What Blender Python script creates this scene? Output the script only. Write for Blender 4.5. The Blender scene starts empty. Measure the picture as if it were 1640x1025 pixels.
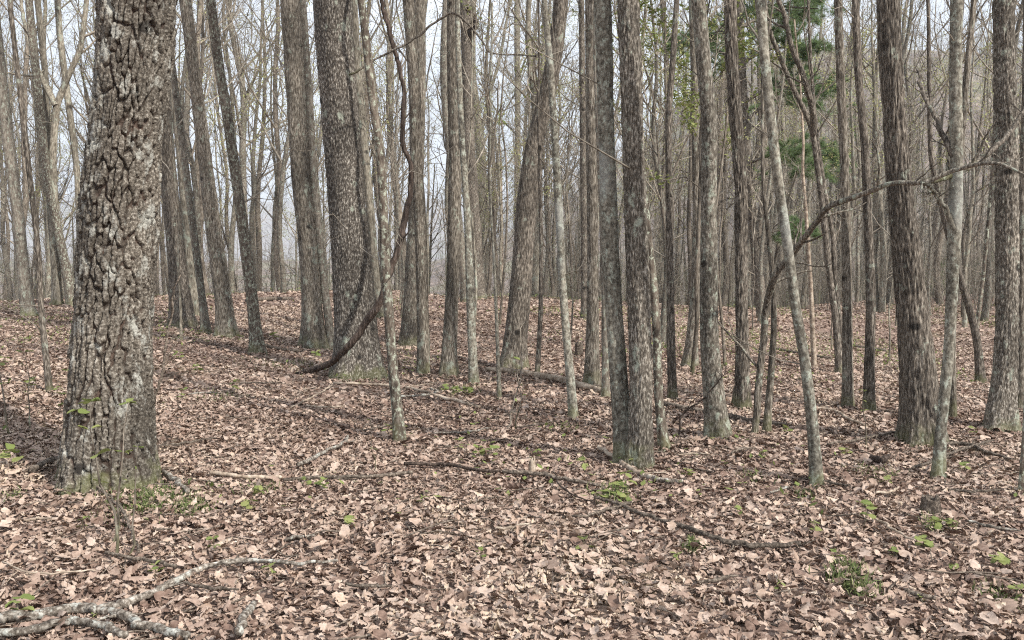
import bpy, math, random
import numpy as np

rng = np.random.default_rng(7)
random.seed(7)
SC = bpy.context.scene
COL = SC.collection
rad = math.radians

# ------------------------------------------------------------------ camera, sky, sun, exposure
F = 1420.0                      # focal length in photograph pixels (1640 wide)
EYE = 1.6
PITCH = math.atan(112.5 / F)    # eye level sits at row 400 of the photograph
cam_d = bpy.data.cameras.new('camera')
cam_d.sensor_width = 36.0
cam_d.lens = F / 1640 * 36.0
cam_d.clip_start = 0.05
cam_d.clip_end = 12000
cam = bpy.data.objects.new('camera', cam_d)
COL.objects.link(cam)
cam.location = (0, 0, EYE)
cam.rotation_euler = (math.pi / 2 - PITCH, 0, 0)
SC.camera = cam

SUN_EL, SUN_AZ = 42.0, 130.0    # azimuth clockwise from +Y (the view direction)
world = bpy.data.worlds.new('World')
SC.world = world
world.use_nodes = True
wn, wl = world.node_tree.nodes, world.node_tree.links
wn.clear()
sky = wn.new('ShaderNodeTexSky')
sky.sky_type = 'NISHITA'
sky.sun_disc = False
sky.sun_elevation = rad(SUN_EL)
sky.sun_rotation = rad(SUN_AZ)
sky.dust_density = 2.5
sky.air_density = 1.0
bg = wn.new('ShaderNodeBackground')
bg.inputs['Strength'].default_value = 0.085
wo = wn.new('ShaderNodeOutputWorld')
tc = wn.new('ShaderNodeTexCoord')
mp = wn.new('ShaderNodeMapping')
mp.inputs['Scale'].default_value = (1.0, 1.0, 2.6)
nz = wn.new('ShaderNodeTexNoise')
nz.inputs['Scale'].default_value = 2.2
nz.inputs['Detail'].default_value = 7
nz.inputs['Roughness'].default_value = 0.55
cr = wn.new('ShaderNodeValToRGB')
cr.color_ramp.elements[0].position = 0.36
cr.color_ramp.elements[0].color = (0.42, 0.42, 0.42, 1)
cr.color_ramp.elements[1].position = 0.66
cr.color_ramp.elements[1].color = (0.92, 0.92, 0.92, 1)
mx = wn.new('ShaderNodeMix')
mx.data_type = 'RGBA'
mx.inputs['B'].default_value = (9.8, 10.4, 11.2, 1)      # thin bright cloud
wl.new(tc.outputs['Generated'], mp.inputs['Vector'])
wl.new(mp.outputs['Vector'], nz.inputs['Vector'])
wl.new(nz.outputs['Fac'], cr.inputs['Fac'])
wl.new(cr.outputs['Color'], mx.inputs['Factor'])
wl.new(sky.outputs['Color'], mx.inputs['A'])
wl.new(mx.outputs['Result'], bg.inputs['Color'])
wl.new(bg.outputs['Background'], wo.inputs['Surface'])

sun_d = bpy.data.lights.new('sun', 'SUN')
sun_d.energy = 5.0
sun_d.angle = rad(1.5)
sun_d.color = (1.0, 0.96, 0.90)
sun = bpy.data.objects.new('sun', sun_d)
COL.objects.link(sun)
sx, sy, sz = (math.sin(rad(SUN_AZ)) * math.cos(rad(SUN_EL)), math.cos(rad(SUN_AZ)) * math.cos(rad(SUN_EL)), math.sin(rad(SUN_EL)))
from mathutils import Vector
sun.rotation_euler = Vector((sx, sy, sz)).to_track_quat('Z', 'Y').to_euler()
sun.location = (20, -15, 30)

SC.view_settings.view_transform = 'Standard'
SC.view_settings.look = 'None'
SC.view_settings.exposure = 0.7
SC.view_settings.gamma = 1.0
SC.view_settings.use_curve_mapping = False
SC.render.engine = 'CYCLES'
SC.cycles.max_bounces = 5
SC.cycles.diffuse_bounces = 3
SC.cycles.glossy_bounces = 1
SC.cycles.transmission_bounces = 2
SC.cycles.volume_bounces = 1
SC.cycles.use_denoising = False
SC.cycles.use_adaptive_sampling = True
SC.cycles.adaptive_threshold = 0.01
SC.render.film_transparent = False
SC.cycles.pixel_filter_type = 'BLACKMAN_HARRIS'
SC.cycles.filter_width = 1.15

# ------------------------------------------------------------------ numpy noise
def _h(ix, iy, iz, s):
    n = (ix.astype(np.int64) * 374761393 + iy.astype(np.int64) * 668265263 + iz.astype(np.int64) * 2147483647 + s * 974634777) & 0xFFFFFFFF
    n = ((n ^ (n >> 13)) * 1274126177) & 0xFFFFFFFF
    n = (n ^ (n >> 16)) & 0xFFFFFF
    return n / float(0xFFFFFF)

def vnoise(x, y, z=None, s=0):
    x = np.asarray(x, float); y = np.asarray(y, float)
    z = np.zeros_like(x) if z is None else np.asarray(z, float)
    ix, iy, iz = np.floor(x), np.floor(y), np.floor(z)
    fx, fy, fz = x - ix, y - iy, z - iz
    fx, fy, fz = [t * t * (3 - 2 * t) for t in (fx, fy, fz)]
    r = 0
    for dx in (0, 1):
        for dy in (0, 1):
            for dz in (0, 1):
                w = (fx if dx else 1 - fx) * (fy if dy else 1 - fy) * (fz if dz else 1 - fz)
                r = r + w * _h(ix + dx, iy + dy, iz + dz, s)
    return r

def fbm(x, y, z=None, s=0, o=4):
    r, a, t = 0, 0.5, 0
    for i in range(o):
        r = r + a * vnoise(np.asarray(x) * 2**i, np.asarray(y) * 2**i, None if z is None else np.asarray(z) * 2**i, s + i)
        t += a; a *= 0.5
    return r / t

def voro(x, y, z, s=0):
    """F1, F2 and cell id"""
    ix, iy, iz = np.floor(x), np.floor(y), np.floor(z)
    f1 = np.full(x.shape, 9.0); f2 = np.full(x.shape, 9.0); cid = np.zeros(x.shape)
    for dx in (-1, 0, 1):
        for dy in (-1, 0, 1):
            for dz in (-1, 0, 1):
                jx, jy, jz = ix + dx, iy + dy, iz + dz
                px = jx + 0.1 + 0.8 * _h(jx, jy, jz, s); py = jy + 0.1 + 0.8 * _h(jx, jy, jz, s + 11); pz = jz + 0.1 + 0.8 * _h(jx, jy, jz, s + 23)
                d = np.sqrt((px - x)**2 + (py - y)**2 + (pz - z)**2)
                m = d < f1
                f2 = np.where(m, f1, np.minimum(f2, d))
                cid = np.where(m, _h(jx, jy, jz, s + 37), cid)
                f1 = np.where(m, d, f1)
    return f1, f2, cid

def sst(a, b, x):
    t = np.clip((np.asarray(x, float) - a) / (b - a), 0, 1)
    return t * t * (3 - 2 * t)

# ------------------------------------------------------------------ terrain
def crest(x):
    return 30 - 4 * sst(-2, -14, x) + 9 * sst(4, 20, x)

def height(x, y):
    x = np.asarray(x, float); y = np.asarray(y, float)
    z = 0.10 * (vnoise(x / 5 + 3.1, y / 5 + 8.2, s=3) - 0.5)
    near = np.exp(-(np.maximum(y, 0) / 18)**2)
    z = z + 0.05 * (vnoise(x / 0.9, y / 0.9, s=5) - 0.5) * near + 0.025 * (vnoise(x / 0.35, y / 0.35, s=6) - 0.5) * near
    z = z + 0.26 * sst(-1, -6, x) * sst(2, 8, y) - 0.45 * sst(1, 9, x) * sst(5, 14, y)
    z = z + 0.25 * np.exp(-((x - 2) / 12)**2 - ((y - 28) / 6)**2)
    z = z + 0.55 * (fbm(x / 7 + 2, y / 9 + 5, s=12, o=3) - 0.5) * sst(10, 24, y)
    s = y - crest(x)
    soft = np.log1p(np.exp(np.clip(s / 3.0, -40, 40))) * 3.0
    soft = np.where(s > 100, s, soft)
    right = sst(0, 1, x / (20 + 0.5 * np.maximum(y - 30, 0)))
    z = z - np.minimum(soft, 150) * (0.17 - 0.12 * right) - np.clip(s - 150, 0, 200) * 0.02
    # the slope across the valley, then the far ridges
    z = z + (95 * sst(-60, 160, x) + 22) * sst(90, 480, y) * (0.85 + 0.3 * vnoise(x / 130, y / 130, s=8))
    z = z - 60 * sst(600, 1300, y)
    m = 1.0 * sst(1500, 2900, y) * (1 - sst(3600, 5600, y) * 0.7)
    z = z + m * (180 + 150 * fbm(x / 900 + 4, y / 900 + 1, s=9, o=4) + 60 * sst(0, 1500, x))
    back = np.maximum(-y, 0)
    z = z + 0.02 * back * (back < 400) + 8 * (back >= 400)
    return z

def ray(px, py):
    dx, dz0 = (px - 820) / F, (512.5 - py) / F
    cp, sp = math.cos(PITCH), math.sin(PITCH)
    return np.array([dx, cp + dz0 * sp, -sp + dz0 * cp])

def ground_at(px, py, ymax=60):
    d = ray(px, py)
    ys = np.arange(2.0, ymax, 0.02)
    t = ys / d[1]
    gx, gz = t * d[0], EYE + t * d[2]
    diff = gz - height(gx, ys)
    i = np.argmax(diff <= 0) if (diff <= 0).any() else len(ys) - 1
    return np.array([gx[i], ys[i], height(gx[i], ys[i])])

def at_depth(px, py, Y):
    d = ray(px, py); t = Y / d[1]
    return np.array([t * d[0], Y, EYE + t * d[2]])

def to_px(p):
    x, y, z = p[0], p[1], p[2] - EYE
    cp, sp = math.cos(PITCH), math.sin(PITCH)
    f = y * cp - z * sp; u = y * sp + z * cp
    return 820 + F * x / f, 512.5 - F * u / f, f

# ------------------------------------------------------------------ mesh helpers
def build_mesh(name, V, Fc, smooth=True, attrs=None):
    V = np.asarray(V, np.float32)
    me = bpy.data.meshes.new(name)
    if isinstance(Fc, np.ndarray):
        Fc = [Fc]
    Fc = [f for f in Fc if len(f)]
    nl = sum(f.size for f in Fc); nf = sum(len(f) for f in Fc)
    me.vertices.add(len(V)); me.loops.add(nl); me.polygons.add(nf)
    me.vertices.foreach_set('co', V.ravel())
    me.loops.foreach_set('vertex_index', np.concatenate([f.ravel() for f in Fc]).astype(np.int32))
    tot = np.concatenate([np.full(len(f), f.shape[1]) for f in Fc]).astype(np.int32)
    st = np.concatenate([[0], np.cumsum(tot)[:-1]]).astype(np.int32)
    me.polygons.foreach_set('loop_start', st)
    me.polygons.foreach_set('loop_total', tot)
    me.polygons.foreach_set('use_smooth', np.full(nf, bool(smooth)))
    for k, a in (attrs or {}).items():
        at = me.attributes.new(k, 'FLOAT', 'POINT')
        at.data.foreach_set('value', np.asarray(a, np.float32).ravel())
    me.update(calc_edges=True)
    return me

def add_obj(name, me, mat=None, parent=None, loc=None):
    o = bpy.data.objects.new(name, me)
    COL.objects.link(o)
    if mat is not None and me is not None and len(me.materials) == 0:
        me.materials.append(mat)
    if parent is not None:
        o.parent = parent
    if loc is not None:
        o.location = loc
    return o

def tag(o, label=None, cat=None, group=None, kind=None):
    if label: o['label'] = label
    if cat: o['category'] = cat
    if group: o['group'] = group
    if kind: o['kind'] = kind
    return o

def empty(name, loc, label, cat, group=None):
    o = bpy.data.objects.new(name, None)
    COL.objects.link(o)
    o.location = loc
    o.empty_display_size = 0.2
    return tag(o, label, cat, group)

def tubes(P, R, k=4, cap=True):
    """P (B,n,3), R (B,n) -> verts, quads of B tubes"""
    B, n, _ = P.shape
    T = np.gradient(P, axis=1)
    T /= np.linalg.norm(T, axis=2, keepdims=True) + 1e-9
    ref = np.broadcast_to(np.eye(3)[np.argmin(np.abs(T).mean(1), axis=1)][:, None, :] + 0.03, T.shape)
    U = np.cross(T, np.broadcast_to(ref, T.shape)); U /= np.linalg.norm(U, axis=2, keepdims=True) + 1e-9
    W = np.cross(T, U)
    a = np.arange(k) * 2 * np.pi / k
    V = P[:, :, None, :] + R[:, :, None, None] * (np.cos(a)[None, None, :, None] * U[:, :, None, :] + np.sin(a)[None, None, :, None] * W[:, :, None, :])
    b = np.arange(B)[:, None, None] * n * k
    i = np.arange(n - 1)[None, :, None] * k
    j = np.arange(k)[None, None, :]; j2 = (j + 1) % k
    Q = np.stack([b + i + j, b + i + j2, b + i + k + j2, b + i + k + j], -1).reshape(-1, 4)
    return V.reshape(-1, 3), Q

def join(parts):
    Vs, Qs, o = [], [], 0
    for V, Q in parts:
        Vs.append(V); Qs.append(Q + o); o += len(V)
    return np.concatenate(Vs), np.concatenate(Qs)

def unit(v):
    return v / (np.linalg.norm(v, axis=-1, keepdims=True) + 1e-9)

def sample_path(P, R, t):
    """P (B,n,3), t (B,m) in 0..1 -> points, tangents, radii"""
    n = P.shape[1]
    f = np.clip(t, 0, 0.9999) * (n - 1); i = f.astype(int); w = (f - i)
    bi = np.arange(P.shape[0])[:, None]
    p = P[bi, i] * (1 - w[..., None]) + P[bi, i + 1] * w[..., None]
    tan = unit(P[bi, i + 1] - P[bi, i])
    r = R[bi, i] * (1 - w) + R[bi, i + 1] * w
    return p, tan, r

def sprout(P, R, m, g, tmin=0.3, tmax=0.97, length=0.4, spread=0.9, up=0.25, n=4, wig=0.15, rr=0.5, rmin=0.002, taper=0.25):
    B = P.shape[0]
    t = tmin + (tmax - tmin) * g.random((B, m))**0.9
    p, tan, r = sample_path(P, R, t)
    L0 = np.linalg.norm(P[:, -1] - P[:, 0], axis=1)[:, None]
    L = L0 * length * (1.15 - 0.75 * t) * g.uniform(0.6, 1.3, (B, m))
    out = unit(np.cross(tan, g.normal(size=(B, m, 3))))
    d = unit(tan * (1 - spread * 0.5) + out * spread * g.uniform(0.6, 1.1, (B, m, 1)))
    Q = np.zeros((B, m, n, 3)); Q[:, :, 0] = p
    step = (L / (n - 1))[..., None]
    for i in range(1, n):
        d = unit(d + g.normal(size=d.shape) * wig + np.array([0, 0, 1.0]) * up)
        Q[:, :, i] = Q[:, :, i - 1] + d * step
    r0 = np.maximum(r * rr * g.uniform(0.6, 1.0, (B, m)), rmin)
    RR = r0[..., None] * np.linspace(1, taper, n)[None, None, :]
    return Q.reshape(B * m, n, 3), np.maximum(RR.reshape(B * m, n), rmin * 0.5)

def catmull(pts, n):
    pts = np.asarray(pts, float)
    a = np.vstack([2 * pts[0] - pts[1], pts, 2 * pts[-1] - pts[-2]])
    m = len(pts) - 1
    u = np.linspace(0, m - 1e-6, n); i = u.astype(int); f = (u - i)[:, None]
    p0, p1, p2, p3 = a[i], a[i + 1], a[i + 2], a[i + 3]
    return 0.5 * (2 * p1 + (p2 - p0) * f + (2 * p0 - 5 * p1 + 4 * p2 - p3) * f**2 + (3 * p1 - p0 - 3 * p2 + p3) * f**3)

# ------------------------------------------------------------------ materials
def new_mat(name):
    m = bpy.data.materials.new(name); m.use_nodes = True
    nt = m.node_tree
    b = nt.nodes['Principled BSDF']
    b.inputs['Roughness'].default_value = 0.85
    b.inputs['Specular IOR Level'].default_value = 0.2
    return m, nt.nodes, nt.links, b

def ramp(ns, stops, interp='LINEAR'):
    r = ns.new('ShaderNodeValToRGB'); r.color_ramp.interpolation = interp
    e = r.color_ramp.elements
    while len(e) < len(stops): e.new(0.5)
    for el, (p, c) in zip(e, stops):
        el.position = p; el.color = (*c, 1)
    return r

def noise(ns, ls, vec, scale, detail=4, rough=0.55):
    n = ns.new('ShaderNodeTexNoise')
    n.inputs['Scale'].default_value = scale; n.inputs['Detail'].default_value = detail; n.inputs['Roughness'].default_value = rough
    ls.new(vec, n.inputs['Vector'])
    return n

def mixc(ns, ls, fac, a, b):
    m = ns.new('ShaderNodeMix'); m.data_type = 'RGBA'
    if fac is not None:
        if isinstance(fac, float): m.inputs['Factor'].default_value = fac
        else: ls.new(fac, m.inputs['Factor'])
    for k, v in (('A', a), ('B', b)):
        if isinstance(v, tuple): m.inputs[k].default_value = (*v, 1)
        else: ls.new(v, m.inputs[k])
    return m.outputs['Result']

def mapping(ns, ls, vec, sc):
    m = ns.new('ShaderNodeMapping'); m.inputs['Scale'].default_value = sc
    ls.new(vec, m.inputs['Vector'])
    return m.outputs['Vector']

def bark(name, dark, mid, light, su=34, sz=5, lo=0.36, hi=0.66, lichen=0.0, lcol=(0.34, 0.36, 0.29), lscale=5, bump=0.6, moss=0.35, ridge=False, bands=0.0, vary=0.25, patch=0.0, knots=2.2):
    m, ns, ls, b = new_mat(name)
    t0 = ns.new('ShaderNodeTexCoord').outputs['Object']
    oi0 = ns.new('ShaderNodeObjectInfo')
    sh = ns.new('ShaderNodeMath'); sh.operation = 'MULTIPLY'; sh.inputs[1].default_value = 37.0; ls.new(oi0.outputs['Random'], sh.inputs[0])
    cxyz = ns.new('ShaderNodeCombineXYZ'); ls.new(sh.outputs[0], cxyz.inputs['X']); ls.new(sh.outputs[0], cxyz.inputs['Y'])
    va = ns.new('ShaderNodeVectorMath'); va.operation = 'ADD'; ls.new(t0, va.inputs[0]); ls.new(cxyz.outputs[0], va.inputs[1])
    t = va.outputs[0]
    v = mapping(ns, ls, t, (su, su, sz))
    n1 = noise(ns, ls, v, 1.0, 5, 0.62)
    r = ramp(ns, [(lo, dark), ((lo + hi) / 2, mid), (hi, light)])
    ls.new(n1.outputs['Fac'], r.inputs['Fac'])
    col = r.outputs['Color']
    if ridge:
        at = ns.new('ShaderNodeAttribute'); at.attribute_name = 'ridge'
        rr = ramp(ns, [(0.05, (0.06, 0.045, 0.038)), (0.75, (1, 1, 1))])
        ls.new(at.outputs['Fac'], rr.inputs['Fac'])
        mm = ramp(ns, [(0.2, (0, 0, 0)), (0.6, (1, 1, 1))])
        ls.new(at.outputs['Fac'], mm.inputs['Fac'])
        n5 = noise(ns, ls, t, 9, 4)
        cc = ramp(ns, [(0.4, (0.05, 0.04, 0.032)), (0.8, (0.10, 0.066, 0.052))])
        ls.new(n5.outputs['Fac'], cc.inputs['Fac'])
        col = mixc(ns, ls, mm.outputs['Color'], cc.outputs['Color'], col)
    # slow tone patches
    n2 = noise(ns, ls, mapping(ns, ls, t, (1, 1, 0.6)), 2.2, 3)
    r2 = ramp(ns, [(0.3, (0.58, 0.57, 0.55)), (0.7, (1.4, 1.38, 1.34))])
    ls.new(n2.outputs['Fac'], r2.inputs['Fac'])
    mul = ns.new('ShaderNodeMix'); mul.data_type = 'RGBA'; mul.blend_type = 'MULTIPLY'; mul.inputs['Factor'].default_value = 1.0
    ls.new(col, mul.inputs['A']); ls.new(r2.outputs['Color'], mul.inputs['B'])
    col = mul.outputs['Result']
    if knots > 0:
        vo = ns.new('ShaderNodeTexVoronoi'); vo.inputs['Scale'].default_value = knots
        ls.new(mapping(ns, ls, t, (1.0, 1.0, 1.25)), vo.inputs['Vector'])
        nk = noise(ns, ls, t, 25, 3)
        ak = ns.new('ShaderNodeMath'); ak.operation = 'MULTIPLY_ADD'; ak.inputs[1].default_value = 0.12
        ls.new(nk.outputs['Fac'], ak.inputs[0]); ls.new(vo.outputs['Distance'], ak.inputs[2])
        rk = ramp(ns, [(0.13, (1, 1, 1)), (0.19, (0, 0, 0))]); ls.new(ak.outputs[0], rk.inputs['Fac'])
        col = mixc(ns, ls, rk.outputs['Color'], col, tuple(c * 0.7 for c in dark))
    if lichen > 0:
        n3 = noise(ns, ls, mapping(ns, ls, t, (1, 1, 0.7)), lscale, 8, 0.72)
        r3 = ramp(ns, [(0.62 - 0.2 * lichen, (0, 0, 0)), (0.67 - 0.16 * lichen, (1, 1, 1))])
        ls.new(n3.outputs['Fac'], r3.inputs['Fac'])
        n4 = noise(ns, ls, t, 60, 3)
        lc = ramp(ns, [(0.35, tuple(c * 0.6 for c in lcol)), (0.65, lcol)])
        ls.new(n4.outputs['Fac'], lc.inputs['Fac'])
        col = mixc(ns, ls, r3.outputs['Color'], col, lc.outputs['Color'])
    if bands > 0:
        nb_ = noise(ns, ls, mapping(ns, ls, t, (0.5, 0.5, 3.2)), 1.0, 4, 0.6)
        rb_ = ramp(ns, [(0.34, (0.35, 0.32, 0.3)), (0.43, (1, 1, 1))]); ls.new(nb_.outputs['Fac'], rb_.inputs['Fac'])
        mb_ = ns.new('ShaderNodeMix'); mb_.data_type = 'RGBA'; mb_.blend_type = 'MULTIPLY'; mb_.inputs['Factor'].default_value = bands
        ls.new(col, mb_.inputs['A']); ls.new(rb_.outputs['Color'], mb_.inputs['B']); col = mb_.outputs['Result']
    if patch > 0:
        n3 = noise(ns, ls, mapping(ns, ls, t, (1.0, 1.0, 0.8)), 1.7, 3, 0.5)
        r3 = ramp(ns, [(0.60 - 0.1 * patch, (0, 0, 0)), (0.66, (patch, patch, patch))])
        ls.new(n3.outputs['Fac'], r3.inputs['Fac'])
        col = mixc(ns, ls, r3.outputs['Color'], col, (0.40, 0.41, 0.38))
    if moss > 0:
        sp = ns.new('ShaderNodeSeparateXYZ'); ls.new(t, sp.inputs[0])
        mr = ns.new('ShaderNodeMapRange'); mr.inputs['From Min'].default_value = 0.45; mr.inputs['From Max'].default_value = 0.0
        ls.new(sp.outputs['Z'], mr.inputs['Value'])
        n6 = noise(ns, ls, t, 7, 6)
        mu = ns.new('ShaderNodeMath'); mu.operation = 'MULTIPLY'; ls.new(mr.outputs['Result'], mu.inputs[0]); ls.new(n6.outputs['Fac'], mu.inputs[1])
        r6 = ramp(ns, [(0.30, (0, 0, 0)), (0.46, (moss, moss, moss))])
        ls.new(mu.outputs[0], r6.inputs['Fac'])
        col = mixc(ns, ls, r6.outputs['Color'], col, (0.13, 0.14, 0.05))
    oi = ns.new('ShaderNodeObjectInfo')
    mr2 = ns.new('ShaderNodeMapRange'); mr2.inputs['To Min'].default_value = 1 - vary; mr2.inputs['To Max'].default_value = 1 + vary
    ls.new(oi.outputs['Random'], mr2.inputs['Value'])
    vm = ns.new('ShaderNodeVectorMath'); vm.operation = 'SCALE'
    ls.new(col, vm.inputs[0]); ls.new(mr2.outputs['Result'], vm.inputs['Scale'])
    ls.new(vm.outputs[0], b.inputs['Base Color'])
    nb = noise(ns, ls, mapping(ns, ls, t, (su * 2, su * 2, sz * 2.4)), 1.0, 6, 0.65)
    ad = ns.new('ShaderNodeMath'); ad.operation = 'ADD'; ls.new(n1.outputs['Fac'], ad.inputs[0]); ls.new(nb.outputs['Fac'], ad.inputs[1])
    bp = ns.new('ShaderNodeBump'); bp.inputs['Strength'].default_value = min(1.0, bump); bp.inputs['Distance'].default_value = 0.007
    ls.new(ad.outputs[0], bp.inputs['Height']); ls.new(bp.outputs['Normal'], b.inputs['Normal'])
    return m

M = {}
M['oak'] = bark('bark_oak_plates', (0.048, 0.041, 0.034), (0.118, 0.102, 0.083), (0.33, 0.305, 0.265), su=60, sz=60, lo=0.34, hi=0.68, bump=1.0, lichen=0.38, lcol=(0.42, 0.41, 0.36), lscale=7, ridge=True, moss=0.6, vary=0.0)
M['flaky'] = bark('bark_flaky_dark', (0.028, 0.024, 0.020), (0.078, 0.067, 0.056), (0.37, 0.345, 0.305), su=72, sz=26, lo=0.36, hi=0.68, lichen=0.1, ridge=False, bump=1.0, vary=0.05)
M['flaky2'] = bark('bark_flaky_grey', (0.042, 0.036, 0.029), (0.13, 0.113, 0.093), (0.42, 0.39, 0.34), su=85, sz=26, lo=0.37, hi=0.68, lichen=0.25, lscale=9, bump=1.0, vary=0.05)
M['banded'] = bark('bark_grey_with_dark_bands', (0.042, 0.036, 0.029), (0.135, 0.12, 0.098), (0.36, 0.335, 0.29), su=60, sz=24, lo=0.36, hi=0.70, lichen=0.38, lscale=16, bump=0.7, bands=1.0, vary=0.05)
M['ridged'] = bark('bark_ridged_grey', (0.042, 0.035, 0.028), (0.13, 0.112, 0.09), (0.33, 0.30, 0.255), su=75, sz=14, lichen=0.25, lscale=9, bump=1.0, vary=0.1)
M['brown'] = bark('bark_ridged_brown', (0.032, 0.027, 0.022), (0.105, 0.089, 0.073), (0.29, 0.258, 0.218), su=70, sz=15, lichen=0.12, lscale=8, bump=1.0, vary=0.1)
M['lichen'] = bark('bark_lichen_flecked', (0.055, 0.043, 0.034), (0.11, 0.09, 0.072), (0.19, 0.165, 0.135), su=40, sz=12, lichen=0.50, lcol=(0.40, 0.42, 0.33), lscale=28, bump=0.8, vary=0.08)
M['smooth'] = bark('bark_smooth_grey', (0.065, 0.058, 0.046), (0.155, 0.142, 0.116), (0.29, 0.275, 0.23), su=45, sz=30, lichen=0.42, lcol=(0.38, 0.40, 0.33), lscale=22, bump=0.5, patch=0.35, vary=0.08)
M['dark'] = bark('bark_dark_vine', (0.022, 0.016, 0.013), (0.055, 0.040, 0.032), (0.14, 0.108, 0.09), su=50, sz=5, bump=0.9, moss=0.0, vary=0.0)
M['grey_bg'] = bark('bark_distant_grey', (0.08, 0.069, 0.053), (0.195, 0.174, 0.139), (0.36, 0.33, 0.27), su=40, sz=9, lichen=0.35, lscale=6, bump=0.4, vary=0.3)
M['brown_bg'] = bark('bark_distant_brown', (0.06, 0.049, 0.039), (0.145, 0.123, 0.099), (0.27, 0.238, 0.198), su=40, sz=9, lichen=0.1, lscale=6, bump=0.4, vary=0.3)
M['lich_bg'] = bark('bark_distant_lichen', (0.08, 0.068, 0.055), (0.15, 0.13, 0.107), (0.24, 0.22, 0.185), su=40, sz=12, lichen=0.42, lscale=20, bump=0.4, vary=0.3)
M['twig'] = bark('bark_twigs', (0.145, 0.125, 0.10), (0.225, 0.20, 0.165), (0.32, 0.285, 0.24), su=12, sz=12, bump=0.0, moss=0.0, vary=0.25)
M['stick_grey'] = bark('bark_fallen_grey', (0.045, 0.036, 0.029), (0.16, 0.138, 0.115), (0.40, 0.37, 0.33), su=50, sz=50, lichen=0.42, lcol=(0.46, 0.46, 0.41), lscale=14, bump=0.5, moss=0.0, vary=0.08)
M['stick_brown'] = bark('bark_fallen_brown', (0.045, 0.036, 0.029), (0.12, 0.097, 0.078), (0.27, 0.228, 0.188), su=60, sz=60, bump=0.9, moss=0.0, vary=0.2)
M['stick_tan'] = bark('wood_bleached', (0.16, 0.12, 0.09), (0.32, 0.26, 0.205), (0.46, 0.40, 0.33), su=18, sz=18, bump=0.5, moss=0.0, vary=0.12)

def leaf_mat(name, stops, transl=0.0, rough=0.75, nscale=35):
    m, ns, ls, b = new_mat(name)
    at = ns.new('ShaderNodeAttribute'); at.attribute_name = 'tint'
    r = ramp(ns, stops); ls.new(at.outputs['Fac'], r.inputs['Fac'])
    t = ns.new('ShaderNodeTexCoord').outputs['Object']
    n = noise(ns, ls, t, nscale, 4)
    r2 = ramp(ns, [(0.3, (0.72, 0.70, 0.68)), (0.7, (1.2, 1.2, 1.2))]); ls.new(n.outputs['Fac'], r2.inputs['Fac'])
    mul = ns.new('ShaderNodeMix'); mul.data_type = 'RGBA'; mul.blend_type = 'MULTIPLY'; mul.inputs['Factor'].default_value = 1.0
    ls.new(r.outputs['Color'], mul.inputs['A']); ls.new(r2.outputs['Color'], mul.inputs['B'])
    ls.new(mul.outputs['Result'], b.inputs['Base Color'])
    b.inputs['Roughness'].default_value = rough
    b.inputs['Specular IOR Level'].default_value = 0.3
    if transl > 0:
        tr = ns.new('ShaderNodeBsdfTranslucent'); ls.new(mul.outputs['Result'], tr.inputs['Color'])
        ms = ns.new('ShaderNodeMixShader'); ms.inputs[0].default_value = transl
        out = ns['Material Output']
        ls.new(b.outputs[0], ms.inputs[1]); ls.new(tr.outputs[0], ms.inputs[2]); ls.new(ms.outputs[0], out.inputs['Surface'])
    return m

LITTER = [(0.0, (0.12, 0.075, 0.056)), (0.16, (0.21, 0.142, 0.11)), (0.32, (0.32, 0.235, 0.19)), (0.5, (0.36, 0.262, 0.20)), (0.65, (0.44, 0.35, 0.295)), (0.8, (0.44, 0.33, 0.255)), (0.94, (0.51, 0.425, 0.36)), (1.0, (0.54, 0.42, 0.29))]
LITTER = [(p_, (c_[0] * 0.92, c_[1] * 0.915, c_[2] * 0.905)) for p_, c_ in LITTER]
M['litter'] = leaf_mat('dead_leaves', LITTER)
M['leaf'] = leaf_mat('dead_oak_leaf', LITTER, nscale=4.5)
M['green'] = leaf_mat('fresh_leaves', [(0, (0.12, 0.16, 0.045)), (0.5, (0.19, 0.235, 0.07)), (1.0, (0.30, 0.31, 0.12))], 0.3)
M['grass'] = leaf_mat('grass_blades', [(0, (0.07, 0.10, 0.03)), (0.6, (0.15, 0.19, 0.07)), (1.0, (0.30, 0.30, 0.15))], 0.2)
M['needles'] = leaf_mat('pine_needles', [(0, (0.11, 0.17, 0.07)), (0.6, (0.17, 0.25, 0.11)), (1.0, (0.24, 0.32, 0.15))], 0.4)
M['buds'] = leaf_mat('spring_buds', [(0, (0.30, 0.20, 0.13)), (0.3, (0.33, 0.33, 0.14)), (1.0, (0.46, 0.50, 0.22))], 0.35)
M['evergreen'] = leaf_mat('shrub_leaves', [(0, (0.04, 0.07, 0.025)), (1.0, (0.10, 0.14, 0.05))], 0.1)

# ground
m, ns, ls, b = new_mat('forest_floor')
geo = ns.new('ShaderNodeNewGeometry').outputs['Position']
n1 = noise(ns, ls, geo, 22, 6, 0.7)
near = ramp(ns, [(0.32, (0.06, 0.036, 0.028)), (0.48, (0.20, 0.135, 0.105)), (0.62, (0.36, 0.265, 0.215)), (0.75, (0.50, 0.40, 0.33))])
ls.new(n1.outputs['Fac'], near.inputs['Fac'])
n2 = noise(ns, ls, geo, 0.35, 5)
pat = ramp(ns, [(0.52, (0, 0, 0)), (0.68, (0.45, 0.45, 0.45))]); ls.new(n2.outputs['Fac'], pat.inputs['Fac'])
c1 = mixc(ns, ls, pat.outputs['Color'], near.outputs['Color'], (0.17, 0.16, 0.075))
n3 = noise(ns, ls, geo, 0.03, 6, 0.6)
far = ramp(ns, [(0.35, (0.12, 0.092, 0.078)), (0.5, (0.19, 0.145, 0.115)), (0.62, (0.17, 0.16, 0.10)), (0.75, (0.23, 0.165, 0.135))])
ls.new(n3.outputs['Fac'], far.inputs['Fac'])
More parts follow.
